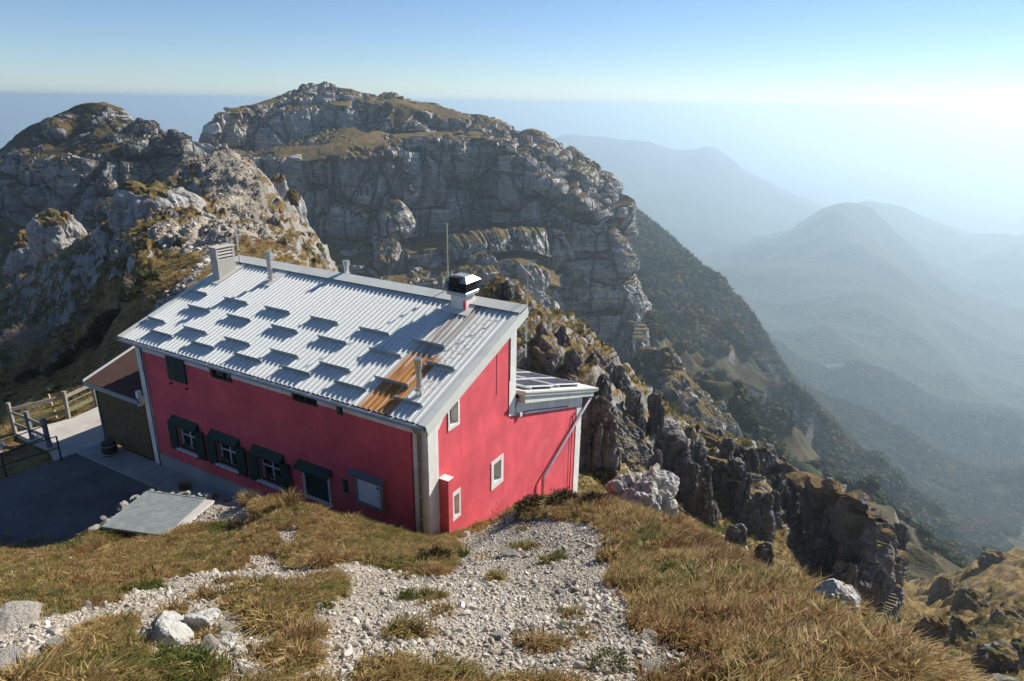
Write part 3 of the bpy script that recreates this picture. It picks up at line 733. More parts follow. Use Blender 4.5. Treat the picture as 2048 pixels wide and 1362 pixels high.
M_greenl = plain('mid_green_paint', (0.02, 0.11, 0.065), 0.55, 0.0, 0.2, 5)
M_winw = plain('white_window_paint', (0.62, 0.64, 0.66), 0.5, 0.0, 0.08, 5)
M_inner = plain('window_reveal_plaster', (0.34, 0.28, 0.22), 0.85, 0.0, 0.12, 5)
M_dark = plain('dark_interior', (0.01, 0.01, 0.012), 0.8, 0.0, 0.1, 3)
M_frame = plain('dark_wood_frame', (0.06, 0.04, 0.028), 0.7, 0.0, 0.2, 8)
M_steel = plain('bright_flue_steel', (0.62, 0.60, 0.57), 0.28, 0.9, 0.08, 9, dirt=(0.30, 0.26, 0.22))
M_galv = plain('galvanised_steel', (0.50, 0.52, 0.54), 0.45, 0.75, 0.15, 6)
M_pipe = plain('brown_copper_pipe', (0.34, 0.27, 0.20), 0.4, 0.5, 0.15, 6)
M_black = plain('black_cable', (0.015, 0.015, 0.017), 0.5, 0.0, 0.1, 6)
M_soot = plain('sooty_cap_steel', (0.42, 0.43, 0.42), 0.4, 0.5, 0.25, 7, dirt=(0.02, 0.02, 0.02))
M_blackc = plain('black_chimney_cap', (0.012, 0.012, 0.014), 0.5, 0.2, 0.2, 7)
M_wood = plain('weathered_grey_wood', (0.26, 0.235, 0.20), 0.9, 0.0, 0.25, 9, bump=0.4)
M_brownw = plain('brown_stained_boards', (0.13, 0.092, 0.042), 0.85, 0.0, 0.35, 4, bump=0.5, dirt=(0.06, 0.045, 0.03))
M_brownr = plain('brown_roof_sheet', (0.085, 0.048, 0.036), 0.55, 0.1, 0.2, 3, dirt=(0.13, 0.10, 0.085))
M_teal = plain('teal_painted_steel', (0.07, 0.16, 0.16), 0.5, 0.2, 0.2, 6)
M_conc = plain('pale_concrete', (0.42, 0.395, 0.36), 0.92, 0.0, 0.18, 1.3, bump=0.4, dirt=(0.28, 0.26, 0.23))
M_asph = plain('dark_worn_paving', (0.11, 0.11, 0.108), 0.95, 0.0, 0.4, 0.9, bump=0.6, dirt=(0.22, 0.21, 0.19))
def glass_mat():
    t = NT('window_glass')
    t.b.inputs['Specular IOR Level'].default_value = 0.6
    return t.done((0.012, 0.014, 0.018), 0.06)
M_glass = glass_mat()
def roof_mat():
    """pale painted sheet; rust and soot below the chimney, its own shape on the metal"""
    t = NT('pale_ribbed_roof_sheet')
    v = t.obj()
    sx = t.n('ShaderNodeSeparateXYZ'); t.l(v, sx.inputs[0])
    a, b = sx.outputs[0], sx.outputs[1]
    n1 = t.noise(t.obj((0.5, 3.0, 1)), 1.6, 6, 0.65)
    n2 = t.noise(t.obj((0.35, 9.0, 1)), 1.3, 6, 0.7)
    c = t.mix(t.ramp(n1, [(0.35, 0.0), (0.8, 0.35)]), (0.66, 0.685, 0.66), (0.46, 0.475, 0.44))
    c = t.mix(t.ramp(t.noise(v, 9, 4, 0.7), [(0.64, 0.0), (0.72, 0.5)]), c, (0.34, 0.32, 0.28))
    def band(lo, hi, x, s=0.08):
        m = t.n('ShaderNodeMapRange', interpolation_type='SMOOTHSTEP'); t.l(x, m.inputs[0])
        m.inputs[1].default_value = lo - s; m.inputs[2].default_value = lo + s
        k = t.n('ShaderNodeMapRange', interpolation_type='SMOOTHSTEP'); t.l(x, k.inputs[0])
        k.inputs[1].default_value = hi - s; k.inputs[2].default_value = hi + s; k.inputs[3].default_value = 1.0; k.inputs[4].default_value = 0.0
        return t.math('MULTIPLY', m.outputs[0], k.outputs[0])
    rust = t.math('MULTIPLY', band(-1, 2.05, a, 0.15), band(0.98, 2.02, b, 0.10))
    rust = t.math('MULTIPLY', rust, t.ramp(n2, [(0.30, 0.35), (0.50, 1.0)]))
    rc = t.ramp(t.noise(t.obj((0.8, 14, 1)), 1.5, 6, 0.7), [(0.3, (0.14, 0.05, 0.012)), (0.48, (0.42, 0.17, 0.035)), (0.72, (0.60, 0.36, 0.14))])
    c = t.mix(rust, c, rc)
    soot = t.math('MULTIPLY', band(1.9, 4.6, a, 0.3), band(1.1, 2.0, b, 0.18))
    soot = t.math('MULTIPLY', soot, t.ramp(n2, [(0.35, 0.1), (0.6, 0.8)]))
    c = t.mix(soot, c, (0.24, 0.19, 0.15))
    spots = t.math('MULTIPLY', band(0.6, 4.3, a, 0.4), band(0.35, 1.1, b, 0.15))
    spots = t.math('MULTIPLY', spots, t.ramp(t.noise(v, 13, 5, 0.75), [(0.52, 0.0), (0.60, 0.85)]))
    c = t.mix(spots, c, (0.20, 0.14, 0.09))
    t.b.inputs['Specular IOR Level'].default_value = 0.35
    return t.done(c, t.ramp(n1, [(0.3, 0.42), (0.7, 0.6)]))
M_roof = roof_mat()
def solar_mat():
    t = NT('solar_cells'); v = t.obj()
    br = t.n('ShaderNodeTexBrick'); br.offset = 0.0
    br.inputs['Scale'].default_value = 1.0; br.inputs['Mortar Size'].default_value = 0.006
    br.inputs['Brick Width'].default_value = 0.16; br.inputs['Row Height'].default_value = 0.16
    br.inputs['Color1'].default_value = (0.035, 0.035, 0.07, 1); br.inputs['Color2'].default_value = (0.05, 0.045, 0.085, 1); br.inputs['Mortar'].default_value = (0.16, 0.16, 0.2, 1)
    t.l(v, br.inputs['Vector'])
    t.b.inputs['Specular IOR Level'].default_value = 0.7
    return t.done(br.outputs[0], 0.15)
M_solar = solar_mat()

# ------------------------------------------------------------------ the hut: local x = along the gable, y = along the long wall, z up
hut = empty('mountain_hut', tuple(HC), HROT)
tag(hut, 'red and pink mountain hut with white trim and pale ribbed metal roof', 'house')
LEN, W1, W2 = 12.31, 4.55, 9.78
ZE, ZR = 4.8486, 6.646
OE, OB = 0.2859, 0.2488
CR, SR = 0.9427, 0.3335
RLEN = 5.39
def rp(s, b, h=0.0): return (-OE + s * CR - h * SR, b, ZE + s * SR + h * CR)
def roof_under(a): return ZE + (a + OE) * SR / CR - 0.17
def lean_top(a): return 3.98 + (a - 4.68) * (1.99 - 3.98) / (10.53 - 4.68)
def holed(name, outer, holes, to3, depth, mat, parent, inner_mat=None):
    """flat wall with real openings and reveals; to3 maps (u,v,d) to local space"""
    mb = MB()
    polys = [[Vector((u, v, 0)) for u, v in outer]] + [[Vector((u, v, 0)) for u, v in reversed(h)] for h in holes]
    flat = [p for q in polys for p in q]
    tris = tessellate_polygon(polys)
    mb.add([to3(p.x, p.y, 0) for p in flat], [tuple(t) for t in tris])
    o = mb.build(name, mat, parent)
    for h in holes:
        m = MB(); n = len(h)
        m.add([to3(u, v, 0) for u, v in h] + [to3(u, v, depth) for u, v in h], [(i, (i + 1) % n, (i + 1) % n + n, i + n) for i in range(n)])
        m.build('window_reveal', inner_mat or mat, o)
    return o
def rect(u0, u1, v0, v1): return [(u0, v0), (u1, v0), (u1, v1), (u0, v1)]
fr3 = lambda u, v, d: (d, u, v)
ga3 = lambda u, v, d: (u, d, v)
win_b = [10.17, 8.15, 6.15]
fh = [rect(c - 0.47, c + 0.47, 1.10, 2.02) for c in win_b] + [rect(7.43, 8.47, 4.19, 4.56), rect(3.83, 4.85, 4.25, 4.56), rect(2.87, 3.12, 4.23, 4.53), rect(2.87, 3.12, 1.72, 2.20), rect(3.66, 4.64, 1.18, 2.06)]
holed('front_wall', [(0, -1.0), (LEN, -1.0), (LEN, 4.72), (0, 4.72)], fh, fr3, 0.24, M_red, hut, M_inner)
gh = [rect(0.99, 1.38, 4.24, 4.86), rect(3.27, 3.70, 1.32, 1.99), rect(1.13, 1.38, 1.36, 2.02)]
gp = [(0, -1.5), (W2, -6.5), (W2, lean_top(W2) - 0.3), (W1, lean_top(W1) - 0.3), (W1, roof_under(W1)), (0, roof_under(0))]
holed('gable_wall', gp, gh, ga3, 0.30, M_red, hut, M_white)
MB().add([(W1, 0, 2), (W1, LEN, 2), (W1, LEN, roof_under(W1)), (W1, 0, roof_under(W1))], [(0, 1, 2, 3)]).build('back_wall', M_white, hut)
MB().add([(W2, 0, -6.5), (W2, LEN, -4), (W2, LEN, lean_top(W2) - 0.3), (W2, 0, lean_top(W2) - 0.3)], [(0, 1, 2, 3)]).build('back_wall', M_red, hut)
MB().add([(0, LEN, -1), (W2, LEN, -1), (W2, LEN, lean_top(W2) - 0.3), (W1, LEN, lean_top(W1) - .3), (W1, LEN, roof_under(W1)), (0, LEN, roof_under(0))], [(0, 1, 2, 3, 4, 5)]).build('side_wall', M_red, hut)
# white bands
t = 0.022
MB().box(-t, 0, 0.0, 0.45, -0.5, 4.70).build('corner_band', M_white, hut)
MB().box(-t, 0, LEN - 0.36, LEN, 0.0, 4.70).build('corner_band', M_white, hut)
for y0_, y1_ in ((0.45, 2.868), (3.122, 3.828), (4.852, 7.428), (8.472, 9.70), (10.63, LEN - 0.36)): MB().box(-t + 0.002, 0.01, y0_, y1_, 4.38, 4.70).build('eaves_band', M_white, hut)
MB().box(0, 0.44, -t, 0, -0.8, 4.36).build('corner_band', M_white, hut)
vb = [(0.44, 4.35), (0.91, roof_under(0.91) - 0.27), (0.91, 4.30), (0.90, 4.14), (1.46, 4.14), (1.46, roof_under(1.46) - 0.33), (W1 - 0.41, roof_under(W1) - 0.42), (W1 - 0.41, 3.28), (9.30, 1.58), (9.30, -6), (W2, -6), (W2, lean_top(W2) - 0.31), (W1, lean_top(W1) - 0.31), (W1, roof_under(W1) - 0.01), (0, roof_under(0) - 0.01), (0, 4.36), (0.44, 4.36)]
holed('gable_band', vb, [rect(0.99, 1.38, 4.24, 4.86)], lambda u, v, d: (u, -t + d, v), 0.03, M_white, hut)
MB().box(-0.035, 0, 0.46, LEN - 0.365, -0.6, 0.52).build('plinth', M_plinth, hut)
MB().prism([(0.455, -0.29), (0.70, -0.30), (0.69, 0.0), (0.45, 0.0)], 2, -1.0, 2.93).build('buttress', M_red, hut, bevel=0.03)
MB().box(0.44, 0.71, -0.31, -0.002, 2.93, 2.955).build('buttress_cap', M_white, hut, bevel=0.008)
# windows of the ground floor
for i, c in enumerate(win_b):
    w = empty('window', (0, c, 0)); w.parent = hut
    MB().box(0.14, 0.17, -0.47, 0.47, 1.10, 2.02).build('pane', M_glass, w)
    f = MB()
    for y in (-0.45, 0.0, 0.45): f.box(0.10, 0.135, y - 0.022, y + 0.022, 1.10, 2.02)
    for z in (1.125, 1.60, 1.995): f.box(0.102, 0.137, -0.45, 0.45, z - 0.018, z + 0.018)
    f.build('frame', M_winw, w)
    MB().box(-0.13, 0.12, -0.56, 0.56, 1.045, 1.098).build('sill', M_winw, w, bevel=0.006)
    for sg in (1, -1):
        s = MB().box(-0.075, -0.035, sg * 0.50 if sg > 0 else -0.93, 0.93 if sg > 0 else -0.50, 0.99, 2.03)
        s.box(-0.085, -0.075, (0.53 if sg > 0 else -0.90), (0.90 if sg > 0 else -0.53), 1.15, 1.22).box(-0.085, -0.075, (0.53 if sg > 0 else -0.90), (0.90 if sg > 0 else -0.53), 1.80, 1.87)
        sh = s.build('shutter', M_green, w, bevel=0.004)
        MB().box(-0.10, 0, sg * 0.47 - 0.015, sg * 0.47 + 0.015, 0.94, 0.97).build('shutter_hook', M_black, w)
    MB().prism([(-0.20, 2.03), (-0.20, 2.10), (-0.003, 2.30), (-0.003, 2.03)], 1, -0.69, 0.69).build('hood', M_green, w)
    fb = MB()
    for k in range(46):
        y = random.uniform(-0.42, 0.42); z = random.uniform(1.13, 1.30); x = random.uniform(0.0, 0.08)
        fb.add([(x, y - 0.03, z), (x - 0.02, y + 0.03, z + 0.02), (x, y, z + 0.06)], [(0, 1, 2)])
    fb.box(-0.02, 0.08, -0.43, 0.43, 1.10, 1.15)
    fb.build('window_box_plants', M_frame, w)
w = empty('window', (0, 4.15, 0)); w.parent = hut
MB().box(-0.03, 0.02, -0.55, -0.475, 1.10, 2.10).box(-0.03, 0.02, 0.475, 0.55, 1.10, 2.10).box(-0.028, 0.02, -0.475, 0.475, 1.10, 1.185).build('surround', M_white, w)
for sg in (-1, 1):
    MB().box(0.03, 0.07, min(sg * 0.01, sg * 0.49), max(sg * 0.01, sg * 0.49), 1.18, 2.06).build('shutter', M_green, w)
MB().prism([(-0.22, 2.10), (-0.22, 2.15), (-0.003, 2.36), (-0.003, 2.31)], 1, -0.66, 0.70).build('hood', M_green, w)
# upper floor openings
w = empty('window', (0, 10.165, 0)); w.parent = hut
for sg in (-1, 1):
    s = MB().box(-0.06, -0.02, min(sg * 0.006, sg * 0.46), max(sg * 0.006, sg * 0.46), 3.67, 4.57)
    s.build('shutter', M_green, w, bevel=0.004)
    MB().box(-0.09, 0, sg * 0.42 - 0.05, sg * 0.42 + 0.02, 3.50, 3.53).build('shutter_hook', M_black, w)
for c, hw, z0 in ((7.95, 0.52, 4.19), (4.34, 0.51, 4.25)):
    w = empty('window', (0, c, 0)); w.parent = hut
    MB().box(0.10, 0.12, -hw, hw, z0, 4.56).build('pane', M_glass, w)
    MB().box(0.04, 0.10, -hw, -hw + 0.05, z0, 4.56).box(0.04, 0.10, hw - 0.05, hw, z0, 4.56).box(0.042, 0.098, -hw + 0.05, hw - 0.05, z0, z0 + 0.04).box(0.042, 0.098, -0.02, 0.02, z0 + 0.04, 4.56).build('frame', M_frame, w)
MB().box(0.14, 0.16, 2.87, 3.12, 4.23, 4.53).build('slit_window_pane', M_glass, hut)
MB().box(0.09, 0.13, 2.87, 3.12, 1.72, 2.20).build('hatch', M_greenl, hut)
# gable openings
for (u0, u1, v0, v1), sur in ((gh_, s_) for gh_, s_ in (((0.99, 1.38, 4.24, 4.86), None), ((3.27, 3.70, 1.32, 1.99), (3.12, 3.84, 1.14, 2.12)), ((1.13, 1.38, 1.36, 2.02), (1.06, 1.45, 1.23, 2.14)))):
    w = empty('window', ((u0 + u1) / 2, 0, 0)); w.parent = hut
    h = (u1 - u0) / 2
    MB().box(-h, h, 0.26, 0.29, v0, v1).build('pane', M_glass, w)
    MB().box(-h, -h + 0.035, 0.22, 0.26, v0, v1).box(h - 0.035, h, 0.22, 0.26, v0, v1).box(-h + 0.035, h - 0.035, 0.222, 0.258, v0, v0 + 0.035).build('frame', M_frame, w)
    if sur:
        c = (u0 + u1) / 2; s0, s1, z0, z1 = sur
        MB().box(s0 - c, -h, -t, 0.01, z0, z1).box(h, s1 - c, -t, 0.01, z0, z1).box(-h, h, -t + 0.001, 0.01, z0, v0).box(-h, h, -t + 0.001, 0.01, v1, z1).build('surround', M_white, w)
# roof sheet with ribs
PITCHR = 0.182
b0, b1 = -0.14, 12.63
prof = []
nb = int((b1 - b0) / PITCHR)
for k in range(nb + 1):
    y = b0 + k * PITCHR
    for dy, h in ((0.0, 0.0), (0.112, 0.0), (0.127, 0.036), (0.164, 0.036)):
        if y + dy < b1: prof.append((y + dy, h))
prof.append((b1, 0.0))
mb = MB()
n = len(prof)
v = [rp(0, y, h) for y, h in prof] + [rp(RLEN, y, h) for y, h in prof] + [rp(0, y, h - 0.012) for y, h in prof]
f = [(i, i + 1, i + 1 + n, i + n) for i in range(n - 1)] + [(i, i + 2 * n, i + 1 + 2 * n, i + 1) for i in range(n - 1)]
roof = mb.add(v, f).build('roof', M_roof, hut)
rb = MB()
def slab(mb, s0, s1, y0, y1, h0, h1):
    vv = [rp(s, y, h) for h in (h0, h1) for s, y in ((s0, y0), (s1, y0), (s1, y1), (s0, y1))]
    return mb.add(vv, [(0, 3, 2, 1), (4, 5, 6, 7), (0, 1, 5, 4), (1, 2, 6, 5), (2, 3, 7, 6), (3, 0, 4, 7)])
slab(MB(), 0.05, RLEN - 0.02, b0 + 0.04, b1 - 0.03, -0.16, -0.014).build('roof_deck', M_frame, roof)
# ridge flashing and verge flashing
mb = MB(); slab(mb, 5.0, RLEN + 0.03, b0 - 0.08, b1, 0.085, 0.095); slab(mb, RLEN + 0.03, RLEN + 0.045, b0 - 0.08, b1, -0.24, 0.095)
mb.build('ridge_flashing', M_trim, roof)
mb = MB(); slab(mb, -0.06, 4.998, b0 - 0.09, b0 + 0.12, 0.045, 0.056); slab(mb, -0.06, RLEN + 0.02, b0 - 0.105, b0 - 0.09, -0.20, 0.056); slab(mb, -0.06, RLEN - 0.05, b0 - 0.10, b0 - 0.055, -0.26, -0.20)
mb.build('verge_flashing', M_trim, roof)
mb = MB(); slab(mb, -0.04, 4.998, b1 - 0.14, b1 + 0.03, 0.045, 0.055); slab(mb, -0.04, RLEN, b1 + 0.03, b1 + 0.045, -0.14, 0.055)
mb.build('verge_flashing', M_trim, roof)
slab(MB(), 4.0, 4.998, 9.45, 9.98, 0.043, 0.050).build('flue_flashing', M_trim, roof)
slab(MB(), 4.45, 4.998, 1.35, 2.35, 0.043, 0.050).build('chimney_flashing', M_trim, roof)
slab(MB(), 3.55, 4.998, 11.72, 12.48, 0.043, 0.050).build('chimney_flashing', M_trim, roof)
# gutter along the eaves
mb = MB(); gpts = []
for y0, y1 in ((b0 - 0.02, b1 + 0.04),):
    arc = [(-OE - 0.07 + 0.075 * math.cos(a), ZE - 0.045 + 0.075 * math.sin(a)) for a in np.linspace(math.pi, 2 * math.pi, 9)]
    arc2 = [(x * 1.0 + (0.006 if x > -OE - 0.07 else -0.006), z - 0.007) for x, z in arc]
    m_ = len(arc)
    mb.add([(x, y0, z) for x, z in arc] + [(x, y1, z) for x, z in arc], [(i, i + 1, i + 1 + m_, i + m_) for i in range(m_ - 1)])
    mb.add([(x, y0, z) for x, z in arc], [tuple(range(m_))]); mb.add([(x, y1, z) for x, z in arc], [tuple(range(m_))])
gut = mb.build('gutter', M_galv, hut, smooth=False)
for k in range(18):
    MB().box(-OE - 0.145, -OE + 0.02, 0.1 + k * 0.72, 0.125 + k * 0.72, ZE - 0.015, ZE - 0.005).build('gutter_bracket', M_galv, gut)
MB().box(-OE + 0.02, -OE + 0.05, b0, b1, ZE - 0.16, ZE - 0.02).build('eaves_board', M_frame, hut)
# snow guards: bent strips standing on the ribs
def guard_mesh(w):
    mb = MB()
    vv = []
    for y in (-w / 2, w / 2):
        for s, h in ((0.06, 0.004), (0.0, 0.004), (-0.012, 0.155), (0.0, 0.157), (0.012, 0.012), (0.06, 0.012)):
            vv.append((s * CR - h * SR, y, s * SR + h * CR))
    mb.add(vv, [(i, (i + 1) % 6, (i + 1) % 6 + 6, i + 6) for i in range(6)] + [tuple(range(6)), tuple(range(11, 5, -1))])
    me_ = bpy.data.meshes.new('snow_guard'); me_.from_pydata(mb.v, [], mb.f)
    bm = bmesh.new(); bm.from_mesh(me_); bmesh.ops.recalc_face_normals(bm, faces=bm.faces); bm.to_mesh(me_); bm.free()
    me_.materials.append(M_guard)
    return me_
M_guard = plain('shade_grey_guard_sheet', (0.30, 0.34, 0.36), 0.5, 0.1, 0.08, 3, dirt=(0.24, 0.25, 0.25))  # base colour darkened to blue-grey to carry the shade on the front faces
gm1, gm2 = guard_mesh(1.17), guard_mesh(0.95)
for s, cs in ((0.55, (11.05, 8.97, 6.86, 4.84, 2.75, 0.77)), (1.08, (12.03, 9.97, 7.92, 5.82, 3.78, 1.71)), (2.10, (11.0, 8.96, 6.83, 4.78, 2.72, 0.76)), (2.87, (11.95, 9.96, 7.92, 5.80, 3.74, 1.71))):
    for c in cs:
        o = link('snow_guard', gm2 if c in (0.77, 0.76, 11.95, 12.03) else gm1, roof)
        o.location = rp(s, c)
# chimneys
ch = empty('chimney', (3.7, 12.1, 5.9)); ch.parent = hut
MB().box(-0.40, 0.40, -0.18, 0.18, 0, 1.0).build('chimney_stack', M_conc, ch, bevel=0.015)
for x_ in (-0.40, 0.30): MB().box(x_, x_ + 0.10, -0.18, 0.18, 1.0, 1.40).build('chimney_pier', M_conc, ch)
for z in (1.06, 1.18, 1.30): MB().add([(-0.30, -0.19, z), (0.30, -0.19, z), (0.30, 0.19, z), (-0.30, 0.19, z), (-0.30, -0.15, z + 0.07), (0.30, -0.15, z + 0.07), (0.30, 0.15, z + 0.07), (-0.30, 0.15, z + 0.07)], [(0, 3, 2, 1), (4, 5, 6, 7), (0, 1, 5, 4), (1, 2, 6, 5), (2, 3, 7, 6), (3, 0, 4, 7)]).build('louvre', M_conc, ch)
MB().box(-0.44, 0.44, -0.21, 0.21, 1.40, 1.45).build('chimney_cap', M_conc, ch, bevel=0.01)
ch = empty('chimney', (4.40, 1.84, 6.2)); ch.parent = hut
MB().box(-0.27, 0.27, -0.27, 0.27, 0.0, 0.26).build('chimney_base', M_red, ch)
MB().box(-0.262, 0.262, -0.262, 0.262, 0.26, 0.70).build('chimney_stack', M_white, ch)
MB().box(-0.272, -0.20, -0.272, -0.20, 0.0, 0.55).build('red_edge', M_red, ch)
MB().box(-0.37, 0.37, -0.37, 0.37, 0.70, 0.82).build('collar', M_soot, ch, bevel=0.02)
for k in range(4):
    z = 0.84 + k * 0.075; h = 0.36 + 0.025 * (k % 2)
    MB().box(-h, h, -h, h, z, z + 0.035).build('louvre', M_blackc, ch)
MB().box(-0.30, 0.30, -0.30, 0.30, 0.82, 1.10).build('cap_core', M_blackc, ch)
MB().add([(-0.42, -0.42, 1.13), (0.42, -0.42, 1.13), (0.42, 0.42, 1.13), (-0.42, 0.42, 1.13), (-0.2, -0.24, 1.28), (0.2, -0.24, 1.28), (0.2, 0.24, 1.28), (-0.2, 0.24, 1.28)], [(0, 3, 2, 1), (4, 5, 6, 7), (0, 1, 5, 4), (1, 2, 6, 5), (2, 3, 7, 6), (3, 0, 4, 7)]).build('cap_hood', M_soot, ch)
MB().box(-0.43, -0.18, -0.16, 0.20, 1.12, 1.285).build('soot_box', M_blackc, ch)
def flue(a, b, z, h, r, name='flue_pipe'):
    e = empty(name, (a, b, z)); e.parent = hut
    MB().tube([(0, 0, -0.1), (0, 0, h * 0.72)], r, 14).build('pipe', M_steel, e, smooth=False)
    MB().tube([(0, 0, h * 0.72), (0, 0, h * 0.74), (0, 0, h)], [r, r * 1.45, r * 1.45], 14).build('cowl', M_steel, e)
    MB().tube([(0, 0, 0.17), (0, 0, 0.19)], [r * 1.7, r * 1.1], 14).build('rain_collar', M_steel, e)
flue(3.80, 9.74, 6.29, 1.10, 0.085)
flue(4.95, 7.14, 6.55, 0.62, 0.085)
flue(0.60, 0.68, 5.15, 1.05, 0.075)
# masts
def mast(a, b, z0, z1, r, arm=0.0, mat=None):
    e = empty('antenna_mast', (a, b, z0)); e.parent = hut
    MB().tube([(0, 0, 0), (0, 0, (z1 - z0) * 0.5)], r, 8).build('pole', M_galv, e)
    MB().tube([(0, 0, (z1 - z0) * 0.5), (0, 0, z1 - z0)], r * 0.65, 8).build('antenna_rod', mat or M_galv, e)
    for k in (0.15, 0.4): MB().box(-0.05, 0.03, -0.03, 0.03, (z1 - z0) * k, (z1 - z0) * k + 0.05).build('clamp', M_black, e)
    if arm: MB().bar((0, 0, z1 - z0 - 0.02), (-0.02, -arm, z1 - z0 + 0.02), 0.02).build('arm', M_galv, e)
M_yrod = plain('yellowish_fibreglass', (0.60, 0.50, 0.30), 0.5)
mast(4.9, 2.75, 5.9, 8.9, 0.028, mat=M_yrod)
mast(4.98, -0.12, 5.0, 8.08, 0.024, 0.30)
mast(4.35, 12.02, 6.3, 8.05, 0.028, mat=M_winw)
# downpipes
dp = MB().tube([(-OE - 0.05, 0.18, ZE - 0.12), (-0.20, 0.20, ZE - 0.30), (-0.09, 0.20, ZE - 0.42), (-0.09, 0.20, 0.3)], 0.05, 10).build('downpipe', M_pipe, hut, smooth=True)
for z in (3.6, 2.6, 1.9): MB().tube([(-0.09, 0.20, z), (-0.09, 0.20, z + 0.035)], 0.06, 10).build('pipe_bracket', M_galv, dp)
dp = MB().tube([(-0.05, 0.47, 4.4), (-0.05, 0.47, 3.0), (-0.05, 0.46, 0.9)], 0.014, 6).build('earth_cable', M_black, hut)
dp = MB().tube([(-OE - 0.05, LEN - 0.38, ZE - 0.12), (-0.06, LEN - 0.36, ZE - 0.35), (-0.06, LEN - 0.36, 0.0)], 0.022, 8).build('downpipe', M_black, hut)
for z in (4.0, 3.3, 2.6, 1.9, 1.2, 0.6): MB().box(-0.085, 0, LEN - 0.385, LEN - 0.335, z, z + 0.03).build('pipe_bracket', M_galv, dp)
dp = MB().tube([(10.38, -0.14, 1.66), (10.2, -0.14, 1.55), (6.45, -0.14, 0.03), (6.39, -0.14, -0.08), (6.39, -0.14, -3.2)], 0.055, 10).build('downpipe', M_galv, hut, smooth=True)
for z in (-0.5, -1.2): MB().tube([(6.39, -0.14, z), (6.39, -0.14, z + 0.04)], 0.066, 10).build('pipe_bracket', M_galv, dp)
MB().tube([(9.05, -0.05, 1.35), (9.0, -0.06, 1.45), (8.9, -0.06, 1.42), (8.88, -0.05, 1.2), (8.90, -0.05, -3.0)], 0.018, 6).build('earth_cable', M_black, hut)
MB().tube([(4.62, -0.05, 3.7), (4.5, -0.06, 3.5), (4.5, -0.06, 3.25), (4.7, -0.06, 3.14), (5.4, -0.05, 2.98), (8.4, -0.05, 1.95)], 0.016, 6).build('roof_cable', M_black, hut)
MB().box(4.72, 4.86, -0.10, -0.02, 3.02, 3.16).build('junction_box', M_white, hut, bevel=0.01)
MB().tube([(3.86, -0.20, 6.1), (3.86, -0.20, 4.6)], 0.012, 6).build('roof_cable', M_black, hut)
# lean-to roof
lt = MB()
mb = MB().prism([(4.66, lean_top(4.66)), (10.53, lean_top(10.53)), (10.53, lean_top(10.53) - 0.16), (4.66, lean_top(4.66) - 0.16)], 1, -0.30, LEN)
lean = mb.build('lean_to_roof', M_trim, hut)
MB().prism([(4.72, lean_top(4.72) - 0.162), (10.40, lean_top(10.40) - 0.162), (10.34, lean_top(10.34) - 0.36), (4.78, lean_top(4.78) - 0.42)], 1, -0.24, -0.03).build('fascia_board', M_trim, lean)
MB().prism([(4.62, lean_top(4.62) + 0.01), (10.56, lean_top(10.56) + 0.01), (10.56, lean_top(10.56) - 0.05), (4.62, lean_top(4.62) - 0.05)], 1, -0.335, -0.302).build('verge_strip', M_trim, lean)
MB().tube([(10.60, -0.32, lean_top(10.6) - 0.08), (10.60, LEN, lean_top(10.6) - 0.08)], 0.07, 10).build('gutter', M_galv, lean)
SL = math.atan2(1.99 - 3.98, 10.53 - 4.68)
def panel(a0, a1, y0, y1):
    e = empty('solar_panel', (a0, y0, lean_top(a0) + 0.10)); e.parent = hut; e.rotation_euler = (0, -SL, 0)
    w = (a1 - a0) / math.cos(SL); d = y1 - y0
    MB().box(0, w, 0, 0.035, 0, 0.045).box(0, w, d - 0.035, d, 0, 0.045).box(0, 0.035, 0.035, d - 0.035, 0, 0.045).box(w - 0.035, w, 0.035, d - 0.035, 0, 0.045).build('frame', M_winw, e)
    MB().box(0.035, w - 0.035, 0.035, d - 0.035, 0.02, 0.036).build('cells', M_solar, e)
    for x in (0.3, w - 0.3): MB().box(x - 0.03, x + 0.03, -0.03, d, -0.07, -0.002).build('mounting_rail', M_galv, e)
for y0 in (-0.16, 0.92, 2.0, 3.08):
    panel(4.98, 6.98, y0, y0 + 1.02); panel(7.28, 9.45, y0 + 0.12, y0 + 1.14)

# ------------------------------------------------------------------ notice board on the long wall
nb_ = empty('notice_board', tuple(hp(-0.005, 2.06, 1.62)), HROT)
tag(nb_, 'framed notice board under a small hood on the hut long wall', 'notice board')
MB().box(-0.07, -0.02, -0.53, -0.43, 0, 0.95).box(-0.07, -0.02, 0.43, 0.53, 0, 0.95).box(-0.068, -0.02, -0.43, 0.43, 0, 0.10).box(-0.068, -0.02, -0.43, 0.43, 0.88, 0.95).build('frame', M_wood, nb_)
MB().box(-0.040, -0.02, -0.43, 0.43, 0.10, 0.88).build('panel', plain('notice_paper', (0.86, 0.88, 0.88), 0.5, 0, 0.06, 3), nb_)
M_ink = plain('blue_print', (0.02, 0.22, 0.52), 0.5)
M_ink2 = plain('pale_blue_print', (0.22, 0.44, 0.58), 0.5)
MB().box(-0.042, -0.041, -0.385, -0.27, 0.66, 0.76).build('print_mark', M_ink, nb_)
for z in (0.60, 0.54, 0.30, 0.17): MB().box(-0.042, -0.041, -0.385, -0.28, z, z + 0.018).build('print_line', M_ink, nb_)
for z in (0.80, 0.46, 0.42, 0.37, 0.24): MB().box(-0.042, -0.041, -0.385, -0.28, z, z + 0.012).build('print_line', M_ink2, nb_)
MB().prism([(-0.20, 0.93), (-0.20, 0.96), (-0.02, 1.07), (-0.02, 1.04)], 1, -0.60, 0.66).build('hood', plain('grey_hood_sheet', (0.16, 0.16, 0.19), 0.5, 0.3), nb_)

